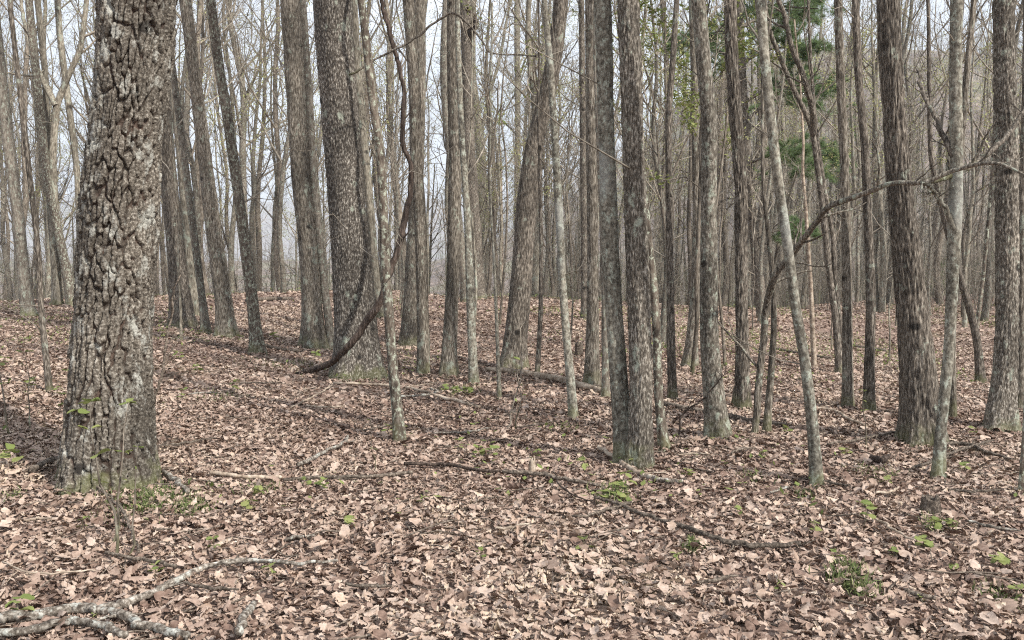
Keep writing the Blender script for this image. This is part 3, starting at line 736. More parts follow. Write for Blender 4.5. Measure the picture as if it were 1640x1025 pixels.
# --- arching sapling that crosses the right side
def curve_thing(name, label, cat, pxs, radii, mat, k=10, n=70, subs=0, wob=0.01, group=None, seed=1, part='stem', sublen=0.25, on_ground=False):
    g = np.random.default_rng(seed)
    if on_ground:
        C = np.array([ground_at(x, y) for (x, y, *_) in pxs])
        lift = [r for r in np.interp(np.linspace(0, 1, len(C)), np.linspace(0, 1, len(radii)), radii)]
        C[:, 2] += np.array(lift) * 0.8 + np.clip(0.065 - 1.6 * np.array(lift), 0.025, 0.06)
        C = catmull(C, n)
        C[:, 2] = np.maximum(C[:, 2], height(C[:, 0], C[:, 1]) + 0.02 + 0.6 * np.interp(np.linspace(0, 1, n), np.linspace(0, 1, len(radii)), radii))
    else:
        C = catmull(np.array([at_depth(x, y, Yd) for (x, y, Yd) in pxs]), n)
    s = np.arange(n) * 0.3 + seed * 1.37
    for ax in range(3):
        C[:, ax] += wob * (fbm(s, s * 0 + ax * 3.3, s=seed, o=3) - 0.5) * 2 * (0.4 if ax == 2 else 1)
    R = np.interp(np.linspace(0, 1, n), np.linspace(0, 1, len(radii)), radii)
    R = R * (0.85 + 0.3 * fbm(s * 0.7, s * 0, s=seed + 4, o=3))
    base = C[0].copy()
    root = empty(name, base, label, cat, group)
    V, Q = tubes(C[None], R[None], k)
    Vc = V.reshape(n, k, 3)
    off = (Vc - C[:, None]); nn = fbm(Vc[..., 0] * 25, Vc[..., 1] * 25, Vc[..., 2] * 25, seed, 3)
    V = (C[:, None] + off * (0.82 + 0.36 * nn)[..., None]).reshape(-1, 3)
    # closed ends
    Q2 = [Q]
    V = np.vstack([V, C[0], C[-1]]); a, b2 = len(V) - 2, len(V) - 1
    j = np.arange(k); T1 = np.stack([np.full(k, a), (j + 1) % k, j], -1); e = (n - 1) * k
    T2 = np.stack([np.full(k, b2), e + j, e + (j + 1) % k], -1)
    add_obj(part, build_mesh(part, V - base, [Q, T1, T2]), M[mat], root)
    if subs:
        P2, R2 = sprout(C[None], R[None], subs, g, 0.1, 1, sublen, 0.9, 0.0 if on_ground else 0.08, 6, 0.18, 0.55, 0.003, 0.35)
        if on_ground:
            h = height(P2[..., 0], P2[..., 1]) + 0.045
            P2[..., 2] = h + np.abs(P2[..., 2] - h) * 0.25
        P3, R3 = sprout(P2, R2, 3, g, 0.2, 1, 0.45, 0.9, 0.02, 4, 0.2, 0.6, 0.002, 0.5)
        V, Q = join([tubes(P2, R2, 5), tubes(P3, R3, 3)])
        add_obj('twigs', build_mesh('twigs', V - base, Q), M[mat], root)['kind'] = 'stuff'
    return root, C

b0 = ground_at(1209, 698)
Ya = b0[1]
curve_thing('tree', 'arching sapling bent over rightward across the leaning brown oak', 'tree',
            [(1209, 702, Ya), (1216, 620, Ya), (1226, 506, Ya), (1243, 441, Ya - .2), (1275, 400, Ya - .4), (1301, 365, Ya - .6), (1327, 332, Ya - .8), (1388, 309, Ya - 1.1), (1428, 294, Ya - 1.3), (1479, 292, Ya - 1.5), (1525, 274, Ya - 1.6), (1591, 261, Ya - 1.8), (1650, 285, Ya - 2)],
            (0.032, 0.030, 0.025, 0.020, 0.017, 0.015, 0.007), 'ridged', k=14, n=110, subs=12, wob=0.012, seed=12, part='trunk', sublen=0.16)
CREF.append((1330, 'the arching sapling', 99))
add_l = curve_thing('branch', 'bent branch forking upward to the thick far right trunk', 'branch',
            [(1479, 292, Ya - 1.5), (1525, 281, Ya - 1.4), (1560, 262, Ya - 1.3), (1596, 236, Ya - 1.2), (1625, 200, Ya - 1.1), (1650, 150, Ya - 1)], (0.022, 0.02, 0.012), 'brown', k=8, n=40, subs=5, wob=0.02, seed=13, part='stem')
# the vine
bv = ground_at(474, 599)
Yv = bv[1] + 0.15
curve_thing('vine', 'thick dark grapevine looping down to the leaves before the flaky trunk', 'vine',
            [(474, 599, Yv - .1), (500, 592, Yv - .3), (530, 580, Yv - .6), (560, 552, Yv - .85), (590, 512, Yv - .9), (615, 470, Yv - .9), (635, 406, Yv - .8), (652, 335, Yv - .7), (657, 264, Yv - .7), (644, 223, Yv - .7), (648, 162, Yv - .7), (638, 101, Yv - .7), (623, 45, Yv - .7), (611, 0, Yv - .7), (606, -60, Yv - .7), (618, -150, Yv - .4), (640, -300, Yv)],
            (0.030, 0.042, 0.044, 0.038, 0.030, 0.027, 0.025, 0.024, 0.022), 'dark', k=14, n=170, subs=4, wob=0.028, seed=5, part='stem', sublen=0.06)
curve_thing('vine', 'thin bare vine looping between upper trunks near the grapevine', 'vine',
            [(560, 120, 10.2), (600, 96, 10.2), (650, 70, 10.2), (690, 42, 10.2), (730, 22, 10.2), (770, 62, 10.2), (790, 85, 10.1), (860, 90, 10)], (0.012, 0.014, 0.012, 0.008), 'brown', k=6, n=60, subs=6, wob=0.03, seed=6, part='stem')

# --- pine with dark boughs
pb = ground_at(1222, 510)
proot = empty('pine_tree', pb, 'tall pine with dark green needled boughs among the bare trunks', 'tree')
g = np.random.default_rng(77)
P, W = px_path([(1184, 0, 12), (1188, 101, 12), (1193, 203, 13), (1201, 304, 15), (1211, 406, 16), (1222, 510, 20)], pb, g)
P, W = extend_up(P, W, 19, g)
add_obj('trunk', trunk_mesh('trunk', P, W, pb, 24, 80, 12, 'ridges', 77, 0.3), M['brown'], proot)
CREF.append((1201, 'the pine', pb[1]))
def bough(x0, y0, pts, r=0.05, dens=1.0, bare=False):
    C = np.array([at_depth(x, y, pb[1] + dy) for (x, y, dy) in [(x0, y0, 0)] + pts])
    C = catmull(C, 16); R = np.linspace(r, r * 0.25, 16)
    P2, R2 = sprout(C[None], R[None], 14, g, 0.1, 1, 0.8, 0.95, 0.03, 5, 0.1, 0.5, 0.008, 0.4)
    P2[..., 2] = P2[:, :1, 2] + 0.35 * (P2[..., 2] - P2[:, :1, 2])
    P3, R3 = sprout(P2, R2, 5, g, 0.25, 1, 0.4, 0.8, 0.04, 4, 0.12, 0.6, 0.005, 0.5)
    V, Q = join([tubes(C[None], R[None], 6), tubes(P2, R2, 3), tubes(P3, R3, 3)])
    bo = add_obj('bough', build_mesh('bough', V - pb, Q), M['brown'], proot)
    if bare: return
    # needle tufts
    n = 60
    tt = g.uniform(0.1, 1.0, (len(P3), 8)); pt, tn, _ = sample_path(P3, R3, tt)
    pt2, tn2, _ = sample_path(P2, R2, g.uniform(0.3, 1.0, (len(P2), 10)))
    pt = np.vstack([pt.reshape(-1, 3), pt2.reshape(-1, 3)]); tn = np.vstack([tn.reshape(-1, 3), tn2.reshape(-1, 3)])
    k = int(17 * dens)
    A = np.repeat(pt, k, 0); D = unit(np.repeat(tn, k, 0) * 0.6 + g.normal(size=(len(A), 3)) * 0.6 + np.array([0, 0, 0.25]))
    L = g.uniform(0.10, 0.19, (len(A), 1)); S = unit(np.cross(D, g.normal(size=D.shape))) * 0.0048
    V = np.stack([A - S, A + S, A + D * L], 1).reshape(-1, 3)
    T = np.arange(len(V)).reshape(-1, 3)
    ne = add_obj('needles', build_mesh('needles', V - pb, T, False, {'tint': np.repeat(g.random(len(A)), 3)}), M['needles'], bo)
    ne['kind'] = 'stuff'
for (x0, y0, pts, r) in [
    (1185, 25, [(1225, 8, -.6), (1275, 12, -1.2), (1310, 14, -1.6)], .05),
    (1186, 45, [(1215, 30, .5), (1250, 30, 1.2), (1290, 50, 1.8)], .05),
    (1188, 100, [(1225, 82, -.4), (1255, 76, -.9), (1285, 84, -1.2)], .05),
    (1191, 165, [(1230, 142, -.5), (1265, 138, -1.0), (1325, 133, -1.6)], .05),
    (1193, 195, [(1235, 160, .4), (1270, 150, .9), (1300, 152, 1.4)], .045),
    (1197, 262, [(1235, 248, -.4), (1280, 235, -1.0), (1318, 248, -1.4)], .045),
    (1200, 290, [(1240, 265, .4), (1290, 268, .8), (1310, 272, 1.2)], .04),
    (1206, 385, [(1235, 372, -.3), (1262, 368, -.5), (1285, 372, -.8)], .03),
    (1186, 60, [(1150, 50, .5), (1125, 70, 1.0)], .04),
    (1190, 110, [(1140, 75, .6), (1085, 70, 1.0)], .04),
    (1184, -30, [(1230, -60, .5), (1290, -40, 1.2), (1340, -10, 1.6)], .05),
    (1184, -60, [(1140, -70, -.5), (1110, -50, -1)], .05),
    (1180, -130, [(1240, -180, -.6), (1300, -150, -1.2)], .05),
    (1180, -160, [(1110, -190, .6), (1060, -160, 1.2)], .05)]:
    bough(x0, y0, pts, r)
for (x0, y0, pts) in [(1203, 330, [(1170, 318, .3), (1150, 325, .6)]), (1208, 400, [(1240, 385, .3), (1262, 400, .6)]), (1200, 300, [(1225, 292, .3), (1250, 300, .5)])]:
    bough(x0, y0, pts, .02, bare=True)

# ------------------------------------------------------------------ background trees: prototypes, then one object each
def proto(seed, H, r, lean, tmin, limbs, dens, mat, buds, nlow=0):
    g = np.random.default_rng(seed)
    n = 16
    z = np.linspace(0, H, n)
    wx = np.cumsum(g.normal(size=n) * 0.12) * (H / 18); wy = np.cumsum(g.normal(size=n) * 0.12) * (H / 18)
    path = np.stack([wx - wx[0] + lean * z, wy - wy[0], z], -1)
    W = r * (1 - 0.85 * (z / H)**1.1); W = np.maximum(W, 0.01)
    tm = trunk_mesh('trunk', path, W, (0, 0, 0), 9, 26, H - 0.6, 'smooth', seed, 0.35)
    tm.materials.append(M[mat])
    cm = crown_mesh(path, W, (0, 0, 0), g, limbs, dens, tmin, 0.30 if H > 10 else 0.36, True, nlow)
    cm.materials.append(M['twig'])
    bm_ = None
    if buds:
        P1, R1 = sprout(path[None], W[None], limbs, g, tmin, 0.98, 0.3, 0.85, 0.22, 7, 0.16, 0.5, 0.01, 0.3)
        P2, R2 = sprout(P1, R1, 5, g, 0.2, 1, 0.4, 0.85, 0.14, 4, 0.2, 0.5, 0.004, 0.4)
        k = buds
        pt, tn, _ = sample_path(P2, R2, g.uniform(0.3, 1, (len(P2), k))); A = pt.reshape(-1, 3) + g.normal(size=(len(P2) * k, 3)) * 0.10
        D = unit(g.normal(size=A.shape)); S = unit(np.cross(D, g.normal(size=A.shape)))
        L = g.uniform(0.018, 0.042, (len(A), 1))
        V = np.stack([A - S * L * .5, A + D * L, A + S * L * .5, A - D * L], 1).reshape(-1, 3)
        bm_ = build_mesh('leaves', V, np.arange(len(V)).reshape(-1, 4), False, {'tint': np.repeat(g.random(len(A)), 4)})
        bm_.materials.append(M['buds'])
    return dict(t=tm, c=cm, b=bm_, mat=mat, r=r, H=H)

PROTO = []
for q in range(9):      # canopy trees
    PROTO.append(proto(100 + q, 17 + 6 * ((q * 37) % 10) / 10, 0.12 + 0.06 * ((q * 53) % 10) / 10, [-.05, -.02, 0, .03, -.08, .02, -.03, .05, 0][q], 0.24 + 0.015 * q, 14, 1.0, ['grey_bg', 'brown_bg', 'lich_bg'][q % 3], [26, 14, 18][q % 3], 5))
for q in range(6):      # understorey
    PROTO.append(proto(140 + q, 8 + q * 0.9, 0.05 + 0.008 * q, [-.12, .08, 0, .05, -.06, .1][q], 0.22, 11, 1.0, ['brown_bg', 'grey_bg', 'lich_bg'][q % 3], [0, 26, 16][q % 3], 4))
for q in range(3):      # thin saplings
    PROTO.append(proto(160 + q, 3.6 + q, 0.016 + 0.005 * q, [.05, -.05, 0.0][q], 0.25, 9, 0.6, ['brown_bg', 'lich_bg', 'grey_bg'][q % 3], 0, 0))

ORD = ['first', 'second', 'third', 'fourth', 'fifth', 'sixth', 'seventh', 'eighth', 'ninth', 'tenth', 'eleventh', 'twelfth', 'thirteenth', 'fourteenth', 'fifteenth', 'sixteenth', 'seventeenth', 'eighteenth', 'nineteenth', 'twentieth']
ORD += ['twenty-' + o for o in ORD[:9]] + ['thirtieth'] + ['thirty-' + o for o in ORD[:9]]
placed = []
g = np.random.default_rng(2024)
def try_place(y0, y1, kinds, count, gap, sc=(0.85, 1.2), xr=(-0.74, 0.74), dens=None):
    k = 0; tries = 0
    while k < count and tries < 9000:
        tries += 1
        y = y0 + (y1 - y0) * g.random()**0.8
        x = g.uniform(*xr) * y
        if dens is not None and g.random() > dens(x / y): continue
        if any((x - a)**2 + (y - b)**2 < gap**2 for a, b, *_ in placed): continue
        placed.append((x, y, int(g.choice(kinds)), g.uniform(*sc), g.uniform(0, 6.28)))
        k += 1
try_place(25, 34, list(range(0, 9)), 26, 1.3, (0.7, 1.0))
try_place(33, 62, list(range(0, 9)), 116, 1.2, (0.75, 1.25))
try_place(24, 50, list(range(9, 15)), 88, 1.0, (0.8, 1.2))
try_place(15, 26, list(range(9, 15)), 8, 1.6, (0.6, 0.9), dens=lambda u: 1 if u > 0.1 else 0.3)
try_place(12, 26, [15, 16, 17], 22, 1.2, (0.7, 1.2), dens=lambda u: 1 if u > -0.1 else 0.35)
items = []
for (x, y, kd, s, rot) in placed:
    z = float(height(x, y)) - 0.05
    pr = PROTO[kd]
    upx = to_px((x, y, z + min(pr['H'] * s * 0.4, y * 0.07)))[0]
    items.append([upx, x, y, z, kd, s, rot])
items.sort(key=lambda r: r[0])
heroes = sorted([(a, b) for a, b, *_ in CREF])
hx = [a for a, _ in heroes]
counter = {}
CN = {'grey_bg': 'grey', 'brown_bg': 'brown', 'lich_bg': 'lichen-spotted'}
for (upx, x, y, z, kd, s, rot) in items:
    pr = PROTO[kd]
    off = 'sapling' if kd >= 15 else ('thin tree' if kd >= 9 else 'tall tree')
    i = int(np.searchsorted(hx, upx))
    if i == 0: ref, side = heroes[0][1], 'left of'
    else: ref, side = heroes[i - 1][1], 'right of'
    adj = CN[pr['mat']]
    key = (ref, side, off, adj)
    n_ = counter.get(key, 0); counter[key] = n_ + 1
    o_ = ORD[min(n_, len(ORD) - 1)]
    label = f'{o_} {adj} background {off} {side} {ref}'
    root = empty('sapling' if kd >= 15 else 'tree', (x, y, z), label, 'sapling' if kd >= 15 else 'tree', 'thin saplings between the trunks' if kd >= 15 else 'bare trees in the background wood')
    root.rotation_euler = (0, 0, rot); root.scale = (s, s, s)
    for nm, me in (('trunk', pr['t']), ('crown', pr['c']), ('leaves', pr['b'])):
        if me is None: continue
        c = add_obj(nm, me, None, root)
        if nm == 'leaves': c['kind'] = 'stuff'

# far wood on the slopes: one mass
g = np.random.default_rng(5)
N = 2800
fy = 58 + 560 * g.random(N)**1.15
fx = np.where(g.random(N) < 0.28, g.uniform(-0.72, 0.1, N), g.uniform(0.0, 0.72, N)) * fy
fz = height(fx, fy)
Hh = g.uniform(9, 17, N)
tt = np.linspace(0, 1, 4)
P0 = np.zeros((N, 4, 3)); lean = g.normal(size=(N, 2)) * 0.6
P0[:, :, 0] = fx[:, None] + lean[:, :1] * tt + g.normal(size=(N, 4)) * 0.12; P0[:, :, 1] = fy[:, None] + lean[:, 1:] * tt
P0[:, :, 2] = fz[:, None] - 0.3 + Hh[:, None] * tt
R0 = g.uniform(0.08, 0.2, N)[:, None] * np.linspace(1, 0.25, 4)[None]
P1, R1 = sprout(P0, R0, 8, g, 0.25, 1, 0.3, 0.9, 0.2, 3, 0.2, 0.45, 0.02, 0.4)
P2, R2 = sprout(P1, R1, 3, g, 0.1, 1, 0.6, 0.9, 0.1, 2, 0.2, 0.6, 0.012, 0.4)
def ribbons(P, R, g):
    B, n, _ = P.shape
    S = np.array([1.0, 0.0, 0.0]) * R[..., None] + g.normal(size=P.shape) * R[..., None] * 0.2
    T = np.gradient(P, axis=1)
    S = np.cross(unit(T), np.array([0, 1.0, 0])); S = unit(S + 1e-5) * R[..., None]
    V = np.stack([P - S, P + S], 2).reshape(-1, 3)
    b = np.arange(B)[:, None] * n * 2; i = np.arange(n - 1)[None] * 2
    Q = np.stack([b + i, b + i + 1, b + i + 3, b + i + 2], -1).reshape(-1, 4)
    return V, Q
V, Q = join([tubes(P0, R0, 3), ribbons(P1, R1, g), ribbons(P2, R2, g)])
tag(add_obj('far_wood', build_mesh('far_wood', V, Q, False), M['grey_bg']), 'mass of distant bare trees on the slopes beyond the crest', 'woods', kind='stuff')

# brush behind the crest
N = 1900
by_ = g.uniform(29, 52, N); bx_ = (0.72 - 1.4 * g.random(N)**1.9) * by_
P0 = np.zeros((N, 4, 3)); d0 = g.normal(size=(N, 2)) * 0.35; Hb = g.uniform(0.8, 2.8, N) * np.where(bx_ > 4, 1.25, 0.8)
P0[:, :, 0] = bx_[:, None] + d0[:, :1] * tt; P0[:, :, 1] = by_[:, None] + d0[:, 1:] * tt; P0[:, :, 2] = height(bx_, by_)[:, None] + Hb[:, None] * tt
R0 = np.full((N, 1), 0.011) * np.linspace(1, 0.4, 4)[None]
P1, R1 = sprout(P0, R0, 6, g, 0.15, 1, 0.5, 0.9, 0.15, 3, 0.2, 0.7, 0.005, 0.5)
P2, R2 = sprout(P1, R1, 3, g, 0.2, 1, 0.6, 0.9, 0.1, 2, 0.2, 0.7, 0.004, 0.5)
V, Q = join([tubes(P0, R0, 3), ribbons(P1, R1, g), ribbons(P2, R2, g)])
tag(add_obj('brush', build_mesh('brush', V, Q, False), M['twig']), 'tangle of bare brush along the far edge of the clearing', 'brush', kind='stuff')

# ------------------------------------------------------------------ evergreen shrubs at the back right
def shrub(px, py, Yd, w, h, label, seed):
    g = np.random.default_rng(seed)
    p = at_depth(px, py, Yd); x = p[0]; z = float(height(x, Yd))
    root = empty('shrub', (x, Yd, z), label, 'shrub', 'evergreen shrubs behind the clearing')
    n = 9
    P0 = np.zeros((n, 5, 3)); a = g.uniform(0, 6.28, n); t5 = np.linspace(0, 1, 5)
    P0[:, :, 0] = np.cos(a)[:, None] * w * .45 * t5; P0[:, :, 1] = np.sin(a)[:, None] * w * .45 * t5; P0[:, :, 2] = h * g.uniform(.6, 1, n)[:, None] * t5**0.8
    R0 = np.full((n, 1), 0.02) * np.linspace(1, 0.3, 5)
    P1, R1 = sprout(P0, R0, 7, g, 0.2, 1, 0.4, 0.9, 0.1, 4, 0.2, 0.6, 0.006, 0.4)
    V, Q = join([tubes(P0, R0, 4), tubes(P1, R1, 3)])
    add_obj('stem', build_mesh('stem', V, Q), M['twig'], root)
    pt, tn, _ = sample_path(P1, R1, g.uniform(0.2, 1, (len(P1), 26)))
    A = pt.reshape(-1, 3) + g.normal(size=(len(P1) * 26, 3)) * 0.12
    D = unit(g.normal(size=A.shape) + [0, 0, .3]); S = unit(np.cross(D, g.normal(size=A.shape))); L = g.uniform(0.04, 0.09, (len(A), 1))
    V = np.stack([A, A + D * L * .5 + S * L * .22, A + D * L, A + D * L * .5 - S * L * .22], 1).reshape(-1, 3)
    fo = add_obj('foliage', build_mesh('foliage', V, np.arange(len(V)).reshape(-1, 4), False, {'tint': np.repeat(g.random(len(A)), 4)}), M['evergreen'], root)
    fo['kind'] = 'stuff'
for i_, (a, b_, d_, w_, h_, lb) in enumerate([
    (1500, 470, 38, 2.6, 2.0, 'evergreen shrub seen between the leaning brown oak and pale trunk'),
    (1560, 470, 40, 3.2, 2.4, 'evergreen shrub seen right of the pale lichened trunk'),
    (1655, 470, 36, 3.0, 2.2, 'evergreen shrub at the right edge beyond the thick far right trunk'),
    (1415, 465, 44, 2.4, 1.6, 'low evergreen shrub seen left of the leaning brown oak'),
    (1270, 455, 46, 2.6, 1.6, 'low evergreen shrub beneath the pine, right of its trunk'),
    (1180, 455, 47, 2.0, 1.2, 'small evergreen shrub left of the pine trunk'),
    (490, 482, 30, 1.0, 0.9, 'small evergreen bush behind the stout grey ridged trunk')]):
    shrub(a, b_, d_, w_, h_, lb, 300 + i_)

# young-leaved saplings (bright spring green sprays) near the banded trunk and elsewhere
def leafy(px, py, Ht, label, seed, nleaf, lo=0.45, name='leafy_sapling', lean=0.0, r=0.012, ls=0.035):
    g = np.random.default_rng(seed)
    p = ground_at(px, py)
    root = empty(name, p, label, 'sapling')
    n = 10; z = np.linspace(0, Ht, n)
    w = np.cumsum(g.normal(size=(n, 2)) * 0.02 * Ht / 2, 0)
    C = np.stack([w[:, 0] - w[0, 0] + lean * z, w[:, 1] - w[0, 1], z - 0.03], -1)
    R = np.linspace(r, r * .3, n)
    P1, R1 = sprout(C[None], R[None], 12, g, lo, 1, 0.28, 0.95, 0.1, 5, 0.15, 0.6, 0.003, 0.4)
    V, Q = join([tubes(C[None], R[None], 6), tubes(P1, R1, 4)])
    add_obj('stem', build_mesh('stem', V, Q), M['brown_bg'], root)
    k = max(2, nleaf // 12)
    pt, tn, _ = sample_path(P1, R1, g.uniform(0.35, 1, (len(P1), k)))
    A = pt.reshape(-1, 3) + g.normal(size=(len(P1) * k, 3)) * ls * 0.8
    D = unit(g.normal(size=A.shape) * [1, 1, .5]); S = unit(np.cross(D, g.normal(size=A.shape) * .4 + [0, 0, 1])); L = g.uniform(.6, 1.3, (len(A), 1)) * ls
    V = np.stack([A, A + D * L * .5 + S * L * .35, A + D * L, A + D * L * .5 - S * L * .35], 1).reshape(-1, 3)
    fo = add_obj('leaves', build_mesh('leaves', V, np.arange(len(V)).reshape(-1, 4), False, {'tint': np.repeat(g.uniform(.3, 1, len(A)), 4)}), M['green'], root)
    fo['kind'] = 'stuff'
leafy(1108, 600, 6.2, 'tall thin sapling sprinkled with bright young leaves behind the banded trunk', 401, 2200, 0.4, lean=-0.02, r=0.03, ls=0.062)
leafy(1068, 560, 7.2, 'tall sapling with a loose yellow-green crown right of the twin trunks', 404, 1300, 0.45, lean=0.01, r=0.03, ls=0.06)
leafy(1162, 590, 6.2, 'sapling with airy new leaves between banded and shaggy trunks', 405, 1100, 0.45, lean=0.0, r=0.025, ls=0.06)
leafy(955, 560, 7.0, 'thin sapling with faint new leaves left of the twin trunks', 406, 700, 0.5, r=0.022, ls=0.05)
leafy(800, 520, 7.5, 'thin sapling with a dusting of yellow-green leaves on the crest', 407, 900, 0.5, r=0.025, ls=0.06)
leafy(1158, 640, 4.9, 'sapling with yellow-green new leaves just left of the shaggy trunk', 402, 500, 0.45, lean=0.02, r=0.02, ls=0.05)
leafy(1332, 560, 4.2, 'sapling with faint yellow-green buds left of the two close poles', 403, 220, 0.4, r=0.018, ls=0.04)

# ------------------------------------------------------------------ leaf litter
def leaf_template(g, nseg, lobed=True):
    """local leaf along +X of unit length: rows of left, mid, right"""
    u = np.linspace(0, 1, nseg)
    w = 0.30 * np.sin(np.pi * np.clip(u * 0.92 + 0.06, 0, 1))**0.7 * (0.75 + 0.5 * u)
    if lobed:
        alt = np.where(np.arange(nseg) % 2 == 1, 1.12, 0.70) * g.uniform(0.85, 1.15, nseg)
        w = w * alt
    w[0] = 0.02; w[-1] = 0.01
    bend = g.uniform(-0.8, 1.3); fold = g.uniform(-0.5, 0.9); tw = g.uniform(-0.8, 0.8); curl = g.uniform(0.0, 1.6)
    ang = bend * u
    mx_ = np.cumsum(np.cos(ang)) / nseg; mz = np.cumsum(np.sin(ang)) / nseg * 0.7
    rows = []
    for sgn in (-1, 0, 1):
        f = fold + curl * w * 2
        a = tw * (u - .5)
        yy = sgn * w * np.cos(f) ; zz = mz + abs(sgn) * w * np.sin(f) + sgn * w * np.sin(a)
        if sgn: zz = zz + g.normal(size=nseg) * 0.03
        rows.append(np.stack([mx_ + (0 if sgn == 0 else 0.06 * g.normal(size=nseg) * 0.5), yy, zz], -1))
    V = np.stack(rows, 1).reshape(-1, 3)
    V[:, 0] -= V[:, 0].mean(); V[:, 2] -= V[:, 2].min()
    i = np.arange(nseg - 1)[:, None] * 3; j = np.arange(2)[None]
    Q = np.stack([i + j, i + j + 1, i + 3 + j + 1, i + 3 + j], -1).reshape(-1, 4)
    return V, Q

def rot_leaf(yaw, tx, ty):
    cz, sz_ = np.cos(yaw), np.sin(yaw); cx, sx_ = np.cos(tx), np.sin(tx); cy, sy_ = np.cos(ty), np.sin(ty)
    Z0 = np.zeros_like(yaw); O = np.ones_like(yaw)
    Rz = np.stack([cz, -sz_, Z0, sz_, cz, Z0, Z0, Z0, O], -1).reshape(-1, 3, 3)
    Rx = np.stack([O, Z0, Z0, Z0, cx, -sx_, Z0, sx_, cx], -1).reshape(-1, 3, 3)
    Ry = np.stack([cy, Z0, sy_, Z0, O, Z0, -sy_, Z0, cy], -1).reshape(-1, 3, 3)
    return Rz @ Ry @ Rx

BARE = []   # (x, y, r) spots swept clean of leaves
def scatter(N, y0, y1, nseg, size, spread, name, seed, zr=(0.0, 0.035), xk=0.66, xm=1.2, quad=False, tilt=0.28):
    g = np.random.default_rng(seed)
    T = []
    for q in range(14):
        if quad:
            V = np.array([[-.5, 0, 0], [0, -.3, .12 * g.normal()], [.5, 0, .1 * g.normal()], [0, .3, .12 * g.normal()]]); Qt = np.array([[0, 1, 2, 3]])
        else:
            V, Qt = leaf_template(g, nseg, q % 2 == 0)
        T.append(V)
    T = np.array(T); K = T.shape[1]
    # even density over the wedge in view
    y = np.sqrt(g.random(int(N * 1.25)) * ((y1 + 1)**2 - (y0 + 1)**2) + (y0 + 1)**2) - 1
    x = g.uniform(-1, 1, len(y)) * (xk * y + xm)
    den = fbm(x / 1.3, y / 1.3, s=61, o=3)
    keep = g.random(len(y)) < 0.55 + 1.0 * den
    x, y = x[keep][:N], y[keep][:N]
    n = len(x)
    idx = g.integers(0, 14, n)
    yaw = g.uniform(0, 2 * np.pi, n)
    R = rot_leaf(yaw, g.normal(size=n) * tilt, g.normal(size=n) * tilt)
    flip = np.where(g.random(n) < 0.45, -1.0, 1.0)
    s = size * g.uniform(1 - spread, 1 + spread, n)
    L = T[idx] * np.stack([s, s, s * flip], -1)[:, None, :]
    V = np.einsum('nij,nkj->nki', R, L)
    V[..., 2] -= V[..., 2].min(1)[:, None] * 0.75
    z = height(x, y) + g.uniform(zr[0], zr[1], n)
    V += np.stack([x, y, z], -1)[:, None, :]
    Q = (Qt[None] + (np.arange(n) * K)[:, None, None]).reshape(-1, Qt.shape[1])
    big = fbm(x / 2.2, y / 2.2, s=71, o=3)
    tint = np.clip(g.beta(1.6, 1.7, n) * 0.95 + 0.35 * (big - 0.5) - (g.random(n) < 0.12) * 0.3, 0.0, 1)
    me = build_mesh(name, V.reshape(-1, 3), Q, False, {'tint': np.repeat(tint, K)})
    o = add_obj(name, me, M['litter'])
    return o

tag(scatter(90000, 19.5, 44.0, 0, 0.088, 0.4, 'leaf_litter', 3, zr=(0, .03), xk=0.64, xm=0.5, quad=True), 'far leaf litter up to the crest between the back trunks', 'leaf litter', kind='stuff')

# the leaves that show largest, one by one, lying on the litter
g = np.random.default_rng(99)
tl = np.sort(np.clip(g.beta(1.6, 1.6, 44), .02, 1))
LT = []
for q in range(44):
    V, Qt = leaf_template(g, 10 if q % 3 else 8, q % 4 != 0)
    LT.append(build_mesh('oak_leaf', V, Qt, True, {'tint': np.clip(np.full(len(V), tl[q]) + g.normal(size=len(V)) * .05, 0, 1)}))
    LT[-1].materials.append(M['leaf'])
LEAVES = []
for q in range(290):
    y = math.sqrt(g.random() * (5.3**2 - 2.9**2) + 2.9**2); x = g.uniform(-1, 1) * (0.6 * y)
    o = add_obj('oak_leaf', LT[q % 44], None, ground)
    LEAVES.append(o)
    s = g.uniform(0.065, 0.105)
    o.location = (x, y, float(height(x, y)) + g.uniform(0.03, 0.05)); o.scale = (s, s, s * (1 if g.random() < .6 else -1))
    o.rotation_euler = (g.normal() * .3, g.normal() * .3, g.uniform(0, 6.28))
    if o.scale[2] < 0: o.location.z += 0.02

